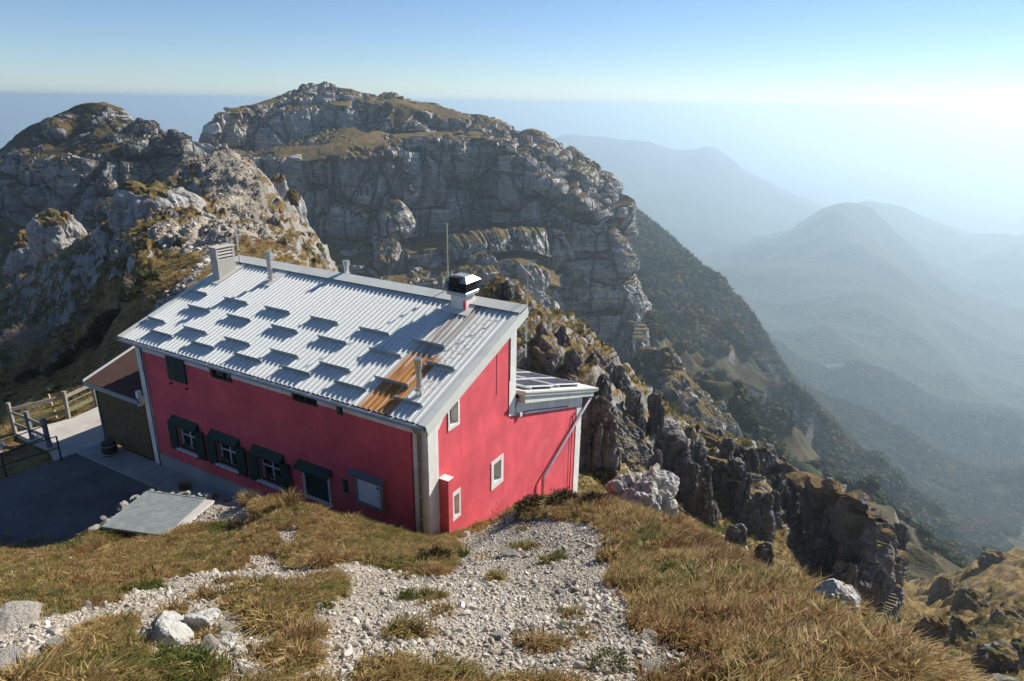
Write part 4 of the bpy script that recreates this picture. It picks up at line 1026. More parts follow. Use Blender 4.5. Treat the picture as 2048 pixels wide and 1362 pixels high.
# ------------------------------------------------------------------ wooden porch against the far end
po = empty('wooden_porch', tuple(hp(0, 12.4, 0)), HROT)
tag(po, 'low wooden porch with brown sheet roof at the hut far end', 'porch')
for k in range(14):
    MB().box(0.0 + 0.006 * (k % 2), 0.05, 0.05, 2.95, 0.10 + k * 0.155, 0.247 + k * 0.155).build('board', M_brownw, po)
MB().box(-0.03, 0.08, 2.95, 3.04, 0.0, 2.30).build('post', M_teal, po)
MB().box(0.0, 4.2, 2.96, 3.0, 0.0, 2.5).build('end_wall', M_brownw, po)
def porch_z(a): return 2.56 + (a + 0.25) * 0.335
mb = MB(); pr = []
for k in range(26):
    y = -0.06 + k * 0.128
    pr += [(y, 0.0), (y + 0.09, 0.0), (y + 0.10, 0.022), (y + 0.12, 0.022)]
pr = [q for q in pr if q[0] < 3.22]; m_ = len(pr)
mb.add([(-0.25, y, porch_z(-0.25) + h) for y, h in pr] + [(4.4, y, porch_z(4.4) + h) for y, h in pr], [(i, i + 1, i + 1 + m_, i + m_) for i in range(m_ - 1)])
mb.build('roof', M_brownr, po)
MB().prism([(-0.28, porch_z(-0.28) - 0.16), (-0.28, porch_z(-0.28) - 0.01), (-0.22, porch_z(-0.22) - 0.01), (-0.22, porch_z(-0.22) - 0.16)], 1, -0.06, 3.22).build('eaves_board', plain('pale_eaves_paint', (0.34, 0.33, 0.31), 0.7), po)
MB().prism([(-0.26, porch_z(-0.26) - 0.10), (-0.26, porch_z(-0.26) + 0.05), (4.4, porch_z(4.4) + 0.05), (4.4, porch_z(4.4) - 0.10)], 1, 3.215, 3.255).build('verge_board', M_winw, po)
MB().box(-0.20, -0.06, -0.06, 0.08, 2.30, 2.85).build('corner_block', M_white, po)
# barrel beside the porch
br = empty('barrel', (-14.75, 22.28, 0.0))
tag(br, 'dark brown barrel standing by the porch boards', 'barrel')
M_barrel = plain('dark_barrel_staves', (0.035, 0.028, 0.026), 0.75, 0, 0.3, 9)
MB().tube([(0, 0, 0), (0, 0, 0.12), (0, 0, 0.28), (0, 0, 0.44), (0, 0, 0.55)], [0.22, 0.25, 0.27, 0.25, 0.22], 18).build('staves', M_barrel, br, smooth=True)
for z in (0.10, 0.42): MB().tube([(0, 0, z), (0, 0, z + 0.04)], [0.262, 0.264], 18, caps=False).build('hoop', M_galv, br)
MB().tube([(0, 0, 0.552), (0, 0, 0.558)], 0.20, 16).build('lid', M_frame, br)

# ------------------------------------------------------------------ yard paving
def sheet(name, poly, z0, z1, mat):
    return MB().prism([tuple(p[:2]) for p in poly], 2, z0, z1).build(name, mat)
tag(sheet('yard_paving', [hp(-0.02, 6.3, 0), hp(-0.02, 12.35, 0), hp(-0.02, 15.4, 0), (-17.3, 20.8), (-18.5, 18.6), (-15.5, 16.6), (-12.9, 16.6), (-11.6, 18.0), (-9.6, 18.2), (-8.2, 18.2)], -0.3, -0.012, M_asph), kind='structure')
tag(sheet('wall_pavement', [hp(-0.035, 7, 0), hp(-0.035, 12.3, 0), hp(-0.05, 15.4, 0), hp(-1.1, 15.4, 0), hp(-1.05, 9.8, 0), hp(-1.0, 7, 0)], -0.2, 0.05, M_plinth), kind='structure')
tag(sheet('terrace', [hp(-1.1, 15.42, 0), hp(0.0, 15.42, 0), hp(4.4, 15.5, 0), (-15.9, 26.6), (-17.55, 26.4), (-17.95, 25.2), (-19.35, 23.85), (-17.2, 22.55), (-16.5, 21.75)], -0.2, 0.045, M_conc), kind='structure')

# ------------------------------------------------------------------ fences round the terrace
fe = empty('wooden_fence', (-18.1, 25.2, 0.0))
tag(fe, 'weathered timber fence with top rail along the outer side of the terrace', 'fence')
def lw(o, p): return tuple(np.array(p, float) - np.array(o.location))
def posts(fe, pts, h, w, mat):
    for p in pts: MB().bar(lw(fe, (p[0], p[1], -0.3)), lw(fe, (p[0] + random.uniform(-.03, .03), p[1], h * random.uniform(0.97, 1.05))), w).build('post', mat, fe, bevel=0.008)
A = [(-19.42, 23.95), (-18.09, 25.19), (-17.72, 26.51)]
posts(fe, A, 1.22, 0.12, M_wood)
for p, q in zip(A[:-1], A[1:]):
    MB().bar(lw(fe, (*p, 0.98)), lw(fe, (*q, 1.0)), 0.05, 0.14).build('top_rail', M_wood, fe)
    for z in (0.70, 0.38): MB().bar(lw(fe, (p[0], p[1], z)), lw(fe, (q[0], q[1], z)), 0.03, 0.05 if z > 0.5 else 0.16).build('rail', plain('greenish_old_rail', (0.15, 0.16, 0.09), 0.9, 0, 0.3, 6) if 'greenish_old_rail' not in bpy.data.materials else bpy.data.materials['greenish_old_rail'], fe)
fe = empty('wooden_fence', (-18.36, 23.38, 0.0))
tag(fe, 'short two rail timber fence at the terrace corner nearest the handrail', 'fence')
A = [(-19.30, 23.86), (-18.36, 23.38), (-17.28, 22.75)]
posts(fe, A[1:], 1.20, 0.13, plain('blue_grey_post', (0.15, 0.16, 0.19), 0.85, 0, 0.3, 7, bump=0.3))
for p, q in zip(A[:-1], A[1:]):
    for z in (0.90, 0.42): MB().bar(lw(fe, (*p, z)), lw(fe, (*q, z)), 0.04, 0.12).build('rail', M_wood, fe)
for (x, y, tx) in ((-18.45, 25.05, -0.18), (-21.3, 24.9, -0.1)):
    st = MB().bar((0, 0, -0.3), (tx, 0.05, 1.15 if x > -20 else 0.7), 0.06).build('stake', plain('pale_stake', (0.50, 0.42, 0.25), 0.8), None, bevel=0.006)
    st.location = (x, y, float(near_z([x], [y])[0]) if x < -20 else 0.0)
    tag(st, 'pale leaning stake by the terrace timber fence' if x > -20 else 'pale stake standing alone on the slope beyond the fence', 'stake')
hr = empty('steel_handrail', (-16.31, 21.88, 0.0))
tag(hr, 'dark tubular steel handrail beside the yard steps', 'handrail')
M_rail = plain('dark_rail_paint', (0.03, 0.04, 0.04), 0.45, 0.4, 0.2, 8)
B = [(-16.31, 21.88, 0.0), (-17.45, 20.66, -0.05), (-18.9, 19.1, -0.15)]
for p in B: MB().tube([lw(hr, (p[0], p[1], p[2] - 0.2)), lw(hr, (p[0], p[1], p[2] + 0.95))], 0.03, 8).build('post', M_rail, hr)
for p, q in zip(B[:-1], B[1:]):
    for z in (0.95, 0.5): MB().tube([lw(hr, (p[0], p[1], p[2] + z)), lw(hr, (q[0], q[1], q[2] + z))], 0.022, 8).build('rail', M_rail, hr)
hr = empty('steel_handrail', (-17.28, 22.75, 0.0))
tag(hr, 'dark tubular handrail running left from the fence post', 'handrail')
B = [(-17.28, 22.70, 0.0), (-18.3, 21.3, -0.1), (-19.9, 19.6, -0.3)]
for p in B[1:]: MB().tube([lw(hr, (p[0], p[1], p[2] - 0.2)), lw(hr, (p[0], p[1], p[2] + 0.95))], 0.03, 8).build('post', M_rail, hr)
for p, q in zip(B[:-1], B[1:]):
    for z in (0.95, 0.5): MB().tube([lw(hr, (p[0], p[1], p[2] + z)), lw(hr, (q[0], q[1], q[2] + z))], 0.022, 8).build('rail', M_rail, hr)

# ------------------------------------------------------------------ steel grating on its low stone edge
gr = empty('steel_grating', (-8.8, 14.5, 2.76))
tag(gr, 'square galvanised steel grating lying at the edge of the mound', 'grating')
def gpt(px, py):
    d = ray(px, py); k = (2.80 - CAMZ) / d[2]; p = d * k; return np.array([p[0] + 8.8, p[1] - 14.5])
q4 = [gpt(204, 1053), gpt(295, 982), gpt(411, 997), gpt(362, 1046)]
q4[3] = q4[0] + (q4[2] - q4[1]) * 1.0
def gq(u, v): return q4[0] * (1 - u) * (1 - v) + q4[1] * u * (1 - v) + q4[2] * u * v + q4[3] * (1 - u) * v
fr_ = MB()
for k in range(4): fr_.bar((*q4[k], 0.02), (*q4[(k + 1) % 4], 0.02), 0.035, 0.06)
M_grate = plain('dull_grating_steel', (0.27, 0.30, 0.30), 0.6, 0.35, 0.2, 5)
fr_.build('frame', M_grate, gr)
brs = MB()
for k in range(1, 46): brs.bar((*gq(0, k / 46), 0.025), (*gq(1, k / 46), 0.025), 0.016, 0.035)
for k in range(1, 26): brs.bar((*gq(k / 26, 0), 0.028), (*gq(k / 26, 1), 0.028), 0.018, 0.02)
tag(brs.build('bars', M_grate, gr), kind='stuff')
MB().prism([tuple(p * 0.985) for p in q4], 2, -0.35, -0.02).build('pit_bed', M_dark, gr)
MB().bar((*(q4[2] + np.array([0.12, -0.02])), -0.05), (*(q4[3] + np.array([0.12, -0.02])), -0.05), 0.28, 0.16).build('kerb', M_conc, gr, bevel=0.02)
# ------------------------------------------------------------------ loose rock, pinnacles
def ico(sub):
    bm = bmesh.new(); bmesh.ops.create_icosphere(bm, subdivisions=sub, radius=1.0)
    v = np.array([p.co[:] for p in bm.verts]); f = np.array([[q.index for q in p.verts] for p in bm.faces]); bm.free()
    return v, f
def tri_mesh(name, v, f, mat=None, smooth=False, attrs=None):
    me_ = bpy.data.meshes.new(name)
    me_.from_pydata(v.tolist(), [], f.tolist())
    if smooth: me_.polygons.foreach_set('use_smooth', np.full(len(me_.polygons), True))
    for k, a in (attrs or {}).items():
        at_ = me_.attributes.new(k, 'FLOAT', 'POINT'); at_.data.foreach_set('value', np.ascontiguousarray(a, dtype=np.float32))
    if mat: me_.materials.append(mat)
    return me_
M_stone = rock_material('loose_limestone', 0.10, base=(0.46, 0.43, 0.38), tan=(0.40, 0.33, 0.25), use_attr=False, streak=0.35, obj=True)
def stone_mesh(name, sub, seed, flat=0.62, cuts=13, rough=0.05, mat=None):
    """angular block: a ball cut by random planes, then roughened"""
    v, f = ico(sub)
    r = np.random.default_rng(seed)
    n = r.normal(size=(cuts, 3)); n /= np.linalg.norm(n, axis=1)[:, None]
    d = r.uniform(0.45, 0.82, cuts)
    for a, b in zip(n, d):
        k = v @ a - b
        v = v - np.maximum(k, 0)[:, None] * a[None] * 0.95
    v = v * np.array([1.0, r.uniform(0.65, 0.95), flat])
    if rough:
        nn = v / (np.linalg.norm(v, axis=1)[:, None] + 1e-6)
        v = v + nn * (rough * fbm(v * 2.6 + seed, 3) )[:, None]
    return tri_mesh(name, v, f, mat or M_stone)
M_out = rock_material('white_outcrop_limestone', 0.35, base=(0.47, 0.455, 0.42), tan=(0.40, 0.34, 0.26), use_attr=False, streak=0.5)
def outcrop_mesh(name, seed, size, amp, mat, sub=5, sc=1.0, turf=False):
    v, f = ico(sub)
    n = v.copy()
    r = np.random.default_rng(seed)
    for _ in range(7):
        a = r.normal(size=3); a /= np.linalg.norm(a); b = r.uniform(0.6, 0.9)
        v = v - np.maximum(v @ a - b, 0)[:, None] * a[None] * 0.8
    P = v * np.array(size)
    f1, f2, cid = worley(P * (0.9 / sc) * np.array([1, 1, 0.7]) + seed)
    g1, g2, gid = worley(P * (2.6 / sc) + seed + 2)
    d = amp * (0.5 * (np.minimum(f2 - f1, 0.4) - 0.2) + 0.6 * (cid - 0.5) + 0.10 * (np.minimum(g2 - g1, 0.4) - 0.15) + 0.14 * (gid - .5) - 0.22 * np.exp(-(f2 - f1) / 0.06) - 0.08 * np.exp(-(g2 - g1) / 0.06) + 0.20 * fbm(P * (2.6 / sc), 4, ridged=True) * 0.8)
    P = P + n * d[:, None]
    at_ = {'turf': sstep(0.75, 0.95, n[:, 2] + 0.4 * fbm(P * (0.7 / sc), 3)) * 0.9} if turf else None
    return tri_mesh(name, P, f, mat, False, at_)
def put(name, me_, loc, rz=0.0, s=1.0, label=None, cat=None, group=None, tilt=0.0):
    o = link(name, me_)
    o.location = tuple(loc); o.rotation_euler = (tilt, tilt * 0.5, rz)
    o.scale = (s, s, s) if isinstance(s, (int, float)) else s
    return tag(o, label, cat, group)
# pinnacles: fluted towers, several shapes shared between copies
M_pinn = rock_material('pinnacle_rock', 0.8, base=(0.21, 0.20, 0.186), tan=(0.19, 0.15, 0.11), strata=0.4, grass=((0.06, 0.045, 0.018), (0.12, 0.08, 0.028), (0.17, 0.115, 0.04)))
def pinnacle_mesh(seed, nu=64, nv=72):
    r = np.random.default_rng(seed)
    u = np.linspace(0, 2 * math.pi, nu, endpoint=False); w = np.linspace(0, 1, nv)
    U, Wv = np.meshgrid(u, w)
    prof_r = np.interp(w, [0, 0.2, 0.5, 0.75, 0.9, 0.97, 1.0], [1.15, 1.02, 0.92, r.uniform(0.62, 0.9), r.uniform(0.45, 0.7), 0.3, 0.02])
    el = r.uniform(0.6, 0.95)
    X = np.cos(U) * prof_r[:, None]; Y = np.sin(U) * prof_r[:, None] * el; Z = Wv * 3.0
    X = X + (r.uniform(-0.25, 0.25) * Wv ** 2); Y = Y + (r.uniform(-0.2, 0.2) * Wv ** 2)
    P = np.stack([X.ravel(), Y.ravel(), Z.ravel()], 1)
    n = np.stack([np.cos(U).ravel(), np.sin(U).ravel(), sstep(0.8, 1.0, Wv).ravel() * 0.6], 1)
    f1, f2, cid = worley(P * np.array([1.3, 1.3, 0.42]) + seed)
    g1, g2, gid = worley(P * np.array([3.2, 3.2, 1.8]) + seed + 4)
    d = 0.42 * (np.minimum(f2 - f1, 0.45) - 0.2) + 0.45 * (cid - 0.5) - 0.30 * np.exp(-(f2 - f1) / 0.06) - 0.14 * np.exp(-(g2 - g1) / 0.06) - 0.16 * np.exp(-((P[:, 2] * 1.6 + 0.6 * cid) % 1) / 0.06) + 0.16 * (np.minimum(g2 - g1, 0.4) - 0.15) + 0.14 * (gid - 0.5) + 0.08 * fbm(P * 4.0, 3, ridged=True)
    d = d * np.repeat(np.minimum(1, (1 - w) * 6 + 0.25), nu)
    top = 0.30 * (cid - 0.5) * sstep(0.6, 1.0, Wv.ravel())
    P = P + n * d[:, None]; P[:, 2] += top
    i = np.arange(nu); f = []
    for k in range(nv - 1):
        a = k * nu + i; b = k * nu + (i + 1) % nu
        f.append(np.stack([a, b, b + nu, a + nu], 1))
    f = np.concatenate(f)
    tf = sstep(0.85, 0.99, Wv.ravel() + 0.3 * (cid - 0.5)) * 0.25
    return tri_mesh('rock_pinnacle', P, f, M_pinn, False, {'turf': tf})
PIN = [pinnacle_mesh(20 + k) for k in range(10)]
def pinnacle(px, top, bot, w, Y, label, group, k=None, turn=None, foot=False):
    if foot:
        h_ = hit(px, bot, 20)
        if abs(h_[1] - Y) < 0.45 * Y: Y = h_[1]
    b = at(px, bot, Y); tz = at(px, top, Y)[2]
    wid = w / FPX * np.linalg.norm(b - np.array([0, 0, CAMZ])) / 2
    hgt = (tz - b[2]) * 1.25
    o = put('rock_pinnacle', PIN[random.randrange(10) if k is None else k], (b[0], b[1] + wid * 0.4, tz - hgt), random.uniform(0, 6.28) if turn is None else turn, (wid, wid, hgt / 3.0), label, 'pinnacle', group)
    return o
HL = 'grey limestone tower in the cliff right behind the hut'
HG = 'limestone towers right behind the hut'
for q in ((1012, 566, 660, 62, 49), (1052, 610, 700, 50, 47), (1085, 655, 780, 46, 45), (1122, 648, 780, 46, 46), (1142, 700, 830, 52, 44), (1180, 705, 820, 46, 46), (1232, 724, 850, 52, 47), (1268, 790, 920, 46, 45), (1252, 880, 980, 54, 41), (1090, 770, 880, 50, 42), (1205, 760, 880, 44, 43), (1225, 820, 930, 40, 42), (1160, 770, 900, 46, 41)):
    pinnacle(*q, HL, HG)
pinnacle(1192, 782, 985, 74, 35, 'large rounded limestone tower just right of the hut lean-to', HG, 3)
pinnacle(1306, 800, 930, 40, 46, 'slim limestone tower between the hut cliff and the perched boulder', HG)
R1L, R1G = 'dark limestone tower on the rib below the perched boulder', 'towers on the first rib'
for q in ((1338, 872, 960, 52, 46), (1362, 890, 990, 46, 45), (1380, 925, 1020, 42, 44), (1400, 960, 1045, 36, 43), (1410, 930, 1010, 30, 46), (1392, 880, 950, 36, 50), (1310, 900, 985, 36, 44)):
    pinnacle(*q, R1L, R1G, foot=True)
R2L, R2G = 'weathered limestone tower on the middle rib right of the hut', 'towers on the middle rib'
for q in ((1428, 858, 890, 34, 58), (1440, 925, 990, 40, 48), (1462, 925, 1010, 46, 47), (1486, 950, 1045, 42, 46), (1512, 985, 1075, 50, 45), (1540, 985, 1060, 40, 46), (1500, 900, 965, 36, 55), (1538, 895, 945, 32, 60), (1560, 915, 965, 32, 60), (1582, 950, 1015, 36, 58), (1455, 880, 930, 36, 56), (1480, 895, 940, 32, 57), (1562, 960, 1030, 38, 54), (1420, 1000, 1060, 30, 42), (1470, 1055, 1095, 34, 41)):
    pinnacle(*q, R2L, R2G, foot=True)
R3L, R3G = 'jagged limestone tower on the outermost rib above the valley', 'towers on the outermost rib'
R3P = np.array([(1600, 985), (1650, 975), (1720, 1000), (1768, 1050), (1785, 1120), (1792, 1190), (1760, 1230), (1700, 1225), (1660, 1160), (1620, 1090)], float)
cnt = 0
while cnt < 60:
    x, y = random.uniform(1600, 1795), random.uniform(975, 1235)
    if inpoly(R3P, np.array([x]), np.array([y]))[0] < 0: continue
    Y = 66 - (y - 985) / 250 * 12 + random.uniform(-2, 2)
    h = random.uniform(38, 95)
    pinnacle(x, y - h * 0.55, y + h * 0.45, random.uniform(20, 40), Y, R3L, R3G, foot=True); cnt += 1
for q in ((1690, 1130, 1200, 50, 34), (1525, 1092, 1135, 30, 36)):
    pinnacle(*q, 'lone rock tooth standing on the slope just beyond the near grass', 'rock teeth beyond the grass', foot=True)
def edge_rock_at():
    for Y in np.arange(5.0, 12, 0.1):      # last ground still in sight along this line
        p = at(1668, 1196, Y); z = near_z([p[0]], [p[1]])[0]
        if abs(p[2] - z) < 0.12 or p[2] < z: break
    p[2] = z + 0.06
    return p
# white outcrop right of the mound, stone at the grass edge, perched boulder
o_ = put('rock_outcrop', outcrop_mesh('rock_outcrop', 41, (1.55, 1.3, 1.35), 0.75, M_out, 6, 1.1), at(1285, 1012, 21.0) + np.array([0, 0.5, -0.35]), 0.4, 1.0, 'big white limestone outcrop right of the mound below the hut', 'rock')
o_ = put('rock_outcrop', outcrop_mesh('rock_outcrop', 44, (0.42, 0.36, 0.42), 0.16, M_out, 4, 0.35), edge_rock_at(), 0.4, 0.52, 'white rock poking up at the right edge of the near grass', 'rock')
o_ = put('perched_boulder', outcrop_mesh('perched_boulder', 47, (1.05, 0.9, 0.75), 0.35, rock_material('perched_boulder_rock', 0.5, base=(0.36, 0.345, 0.32), use_attr=False), 5, 0.9), at(1336, 856, 47.0), 0.2, 1.0, 'round pale boulder perched on the rib right of the hut', 'boulder')
# left side rock masses
M_mid = rock_material('left_ridge_limestone', 1.3, base=(0.40, 0.385, 0.365), grass=((0.06, 0.045, 0.018), (0.12, 0.08, 0.028), (0.17, 0.115, 0.04)))
LM = ((305, 372, 480, 175, 77, 'large grey rock dome on the ridge left of the path'), (385, 425, 475, 90, 71, 'low pale rock beside the path on the ridge'), (232, 430, 540, 90, 84, 'dark shaded rock slab dropping left from the ridge dome'),
      (120, 425, 545, 120, 120, 'bulging grey rock buttress under the left peak'), (60, 470, 600, 110, 125, 'shaded rock buttress at the left border'), (250, 520, 590, 70, 52, 'blocky rock step above the shaded left slope'), (285, 505, 560, 60, 46, 'rough rock step below the ridge path'),
      (590, 385, 470, 56, 104, 'pale rock on the right edge of the path hill'), (560, 350, 420, 50, 116, 'upper pale rock on the right edge of the path hill'), (615, 450, 530, 50, 92, 'lower pale rock on the right edge of the path hill'), (640, 490, 560, 40, 80, 'lowest rock on the right edge of the path hill'), (500, 470, 505, 70, 55, 'pale broken rock just below the ridge path'), (430, 480, 520, 80, 52, 'pale broken rock band left of the roof chimney'), (360, 485, 525, 70, 50, 'rough rock band above the scree beside the hut'))
for k, (px, top, bot, w, Y, lab) in enumerate(LM):
    b = at(px, bot, Y); hz_ = at(px, top, Y)[2] - b[2]; wd = w / FPX * Y / 2
    put('rock_mass', outcrop_mesh('rock_mass', 60 + k, (wd, wd * 0.9, hz_ * 0.62), wd * 0.36, M_mid, 5 if w > 60 else 4, wd * 0.75, True), (b[0], b[1] + wd * 0.4, b[2] + hz_ * 0.40), 0, 1.0, lab, 'rock')
for k, q in enumerate(((285, 234, 292, 30, 194), (310, 238, 292, 30, 193), (268, 250, 292, 18, 194), (352, 262, 310, 30, 186), (372, 272, 318, 24, 184), (338, 268, 300, 18, 188))):
    pinnacle(*q, 'weathered rock tower on the saddle right of the left peak', 'towers on the left peak saddle')
# bottom right spur
for k, (px, top, bot, w, Y) in enumerate(((1860, 1225, 1300, 70, 46), (1910, 1230, 1290, 60, 44), (1985, 1290, 1345, 90, 38), (2030, 1280, 1340, 70, 36), (1940, 1180, 1230, 70, 62), (2010, 1210, 1250, 60, 56), (1840, 1240, 1290, 40, 48), (1900, 1330, 1362, 60, 32), (1980, 1100, 1130, 60, 100), (1880, 1150, 1200, 50, 90))):
    Yh = hit(px, bot, 22)[1]; Y = Yh if abs(Yh - Y) < 0.4 * Y else Y
    b = at(px, bot, Y); hz_ = at(px, top, Y)[2] - b[2]; wd = w / FPX * Y * 1.2 / 2
    put('rock_mass', outcrop_mesh('rock_mass', 90 + k, (wd, wd * 0.8, hz_ * 0.6), wd * 0.4, M_pinn, 4, wd * 0.7, True), (b[0], b[1], b[2] + hz_ * 0.3), random.uniform(-0.4, 0.4), 1.0, 'rough dark rock on the low spur in the lower right corner', 'rock', 'rocks on the lower right spur')

# ------------------------------------------------------------------ stones on the mound
def ground(px, py):
    p = hit(px, py)
    g = gravel_mask(np.array([p[0]]), np.array([p[1]]))
    p[2] += near_detail(np.array([p[0]]), np.array([p[1]]), np.array([p[2]]), g)[0]
    return p
ob = empty('bedrock_outcrop', tuple(ground(352, 1290) + np.array([0, 0, 0.0])))
tag(ob, 'cracked white bedrock outcrop in the grass at lower left', 'rock')
for k, (x, y, z, s) in enumerate(((0, 0, 0.02, (0.26, 0.30, 0.26)), (0.17, -0.16, -0.02, (0.2, 0.2, 0.2)), (-0.16, 0.16, 0.03, (0.16, 0.15, 0.15)), (0.10, 0.22, 0.04, (0.17, 0.14, 0.15)), (0.30, 0.02, -0.05, (0.13, 0.17, 0.16)), (-0.26, 0.02, -0.02, (0.12, 0.14, 0.12)))):
    b = link('rock_piece', stone_mesh('rock_piece', 4, 300 + k, 0.8, 16, 0.06, M_out), ob); b.location = (x * 1.3, y * 1.3, z); b.scale = tuple(1.35 * q for q in s); b.rotation_euler = (0.2 * k, 0.3, 1.1 * k)
ST = [stone_mesh('loose_stone', 3, 200 + k) for k in range(9)]
named = [((455, 1262), 0.13, 'upright pale stone right of the lower left outcrop'), ((172, 1216), 0.12, 'split pale stone at the upper edge of the lower left gravel'), ((512, 1194), 0.16, 'flat grey stone lying in brown turf left of the path'), ((930, 1072), 0.24, 'pale block at the foot of the gable by the bare twigs'),
         ((1020, 1112), 0.22, 'pale block under the grass tuft in the middle of the path'), ((1305, 1283), 0.14, 'angular white stone at the right side of the path'), ((1302, 1332), 0.12, 'white stone below the angular one right of the path'), ((1338, 1345), 0.10, 'rounded white stone at the bottom right of the path'),
         ((30, 1258), 0.34, 'long pale slab at the left border'), ((18, 1345), 0.22, 'brownish boulder in the lower left corner'), ((1004, 1278), 0.12, 'flat white stone beside green moss on the path'), ((1240, 1190), 0.07, 'small round white stone on the right path edge'), ((1225, 1090), 0.18, 'dark holed stone on the mound scree'), ((420, 1300), 0.14, 'pale stone right below the lower left outcrop'), ((110, 1300), 0.16, 'pale slab in the lower left gravel')]
for k, ((px, py), s, lab) in enumerate(named):
    p = ground(px, py)
    put('loose_stone', ST[k % 9], p + np.array([0, 0, s * 0.15]), random.uniform(0, 6), s, lab, 'stone', None, random.uniform(-0.3, 0.3))
cnt = 0
while cnt < 110:
    k = random.choice((0, 0, 0, 1, 1, 2))
    poly = GRAVEL[k]; a = np.array(poly)
    x, y = random.uniform(a[:, 0].min(), a[:, 0].max()), random.uniform(a[:, 1].min(), a[:, 1].max())
    if inpoly(poly, np.array([x]), np.array([y]))[0] < -0.15: continue
    z = near_z([x], [y]); z = float((z + near_detail(np.array([x]), np.array([y]), z, np.array([1.0])))[0])
    s = random.choice((0.04, 0.045, 0.05, 0.06, 0.075))
    put('loose_stone', ST[random.randrange(9)], (x, y, z + s * 0.2), random.uniform(0, 6), s, 'pale angular stone lying loose on the gravel path' if k == 0 else 'pale angular stone lying loose in the lower left gravel', 'stone', 'stones on the path' if k == 0 else 'stones in the lower left gravel', random.uniform(-0.4, 0.4)); cnt += 1
dw = empty('stone_edging', (-9.9, 14.9, 2.2))
tag(dw, 'rough edging of white stones along the yard side of the grating', 'stone edging')
for k in range(44):
    t_ = k / 43
    e0 = np.array([*(q4[0] + np.array([-8.8, 14.5])), 0]); e1 = np.array([*(q4[1] + np.array([-8.8, 14.5])), 0]); e2 = np.array([*(q4[2] + np.array([-8.8, 14.5])), 0])
    p = e0 + (e1 - e0) * (t_ / 0.62) if t_ < 0.62 else e1 + (e2 - e1) * ((t_ - 0.62) / 0.38)
    out = np.array([-0.20, 0.03, 0]) if t_ < 0.62 else np.array([0.0, 0.16, 0])
    b = link('stone', ST[k % 9], dw); s = random.uniform(0.09, 0.19)
    b.location = lw(dw, p + out * random.uniform(0.5, 1.6) + np.array([0, 0, random.uniform(2.45, 2.78)])); b.scale = (s, s, s); b.rotation_euler = (random.uniform(-.5, .5), random.uniform(-.5, .5), random.uniform(0, 6))

# ------------------------------------------------------------------ scattering (uncountable ground cover)
def source(name, me_):
    return bpy.data.objects.new(name, me_)          # not placed itself, only instanced
def scatter(name, pos, rot, scl, idx, tint, srcs, label, cat):
    me_ = bpy.data.meshes.new(name)
    me_.vertices.add(len(pos)); me_.vertices.foreach_set('co', np.ascontiguousarray(pos, dtype=np.float32).ravel())
    for k, ty, a, fld in (('rot', 'FLOAT_VECTOR', rot, 'vector'), ('scl', 'FLOAT', scl, 'value'), ('idx', 'INT', idx, 'value'), ('tint', 'FLOAT', tint, 'value')):
        q = me_.attributes.new(k, ty, 'POINT')
        q.data.foreach_set(fld, np.ascontiguousarray(a, dtype=np.int32 if ty == 'INT' else np.float32).ravel())
    o = link(name, me_)
    ng = bpy.data.node_groups.new(name, 'GeometryNodeTree')
    ng.interface.new_socket('Geometry', in_out='INPUT', socket_type='NodeSocketGeometry')
    ng.interface.new_socket('Geometry', in_out='OUTPUT', socket_type='NodeSocketGeometry')
    gi = ng.nodes.new('NodeGroupInput'); go = ng.nodes.new('NodeGroupOutput')
    ip = ng.nodes.new('GeometryNodeInstanceOnPoints')
    jn = ng.nodes.new('GeometryNodeJoinGeometry')
    for s in srcs:
        oi = ng.nodes.new('GeometryNodeObjectInfo'); oi.inputs['Object'].default_value = s; oi.inputs['As Instance'].default_value = True
        ng.links.new(oi.outputs['Geometry'], jn.inputs[0])
    ip.inputs['Pick Instance'].default_value = True
    ng.links.new(gi.outputs[0], ip.inputs['Points']); ng.links.new(jn.outputs[0], ip.inputs['Instance'])
    for nm, ty, sock in (('idx', 'INT', 'Instance Index'), ('rot', 'FLOAT_VECTOR', 'Rotation'), ('scl', 'FLOAT', 'Scale')):
        na = ng.nodes.new('GeometryNodeInputNamedAttribute'); na.data_type = ty; na.inputs['Name'].default_value = nm
        ng.links.new(na.outputs['Attribute'], ip.inputs[sock])
    ng.links.new(ip.outputs[0], go.inputs[0])
    md = o.modifiers.new('scatter', 'NODES'); md.node_group = ng
    return tag(o, label, cat, None, 'stuff')
def grass_material():
    t = NT('dry_mountain_grass')
    ti = t.attr('tint', 'INSTANCER')
    c = t.ramp(ti, [(0.0, (0.10, 0.13, 0.028)), (0.16, (0.17, 0.16, 0.04)), (0.34, (0.31, 0.235, 0.095)), (0.55, (0.44, 0.335, 0.155)), (0.72, (0.37, 0.245, 0.11)), (0.88, (0.255, 0.135, 0.055)), (1.0, (0.14, 0.085, 0.04))])
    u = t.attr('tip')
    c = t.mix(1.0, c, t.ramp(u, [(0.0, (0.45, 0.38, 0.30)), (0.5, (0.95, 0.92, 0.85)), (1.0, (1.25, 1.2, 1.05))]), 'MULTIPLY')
    t.b.inputs['Roughness'].default_value = 0.6
    t.l(c, t.b.inputs['Base Color'])
    tr = t.n('ShaderNodeBsdfTranslucent'); t.l(c, tr.inputs[0])
    mx = t.n('ShaderNodeMixShader'); mx.inputs[0].default_value = 0.3
    t.l(t.b.outputs[0], mx.inputs[1]); t.l(tr.outputs[0], mx.inputs[2]); t.l(mx.outputs[0], t.out.inputs['Surface'])
    return t.m
M_grass = grass_material()
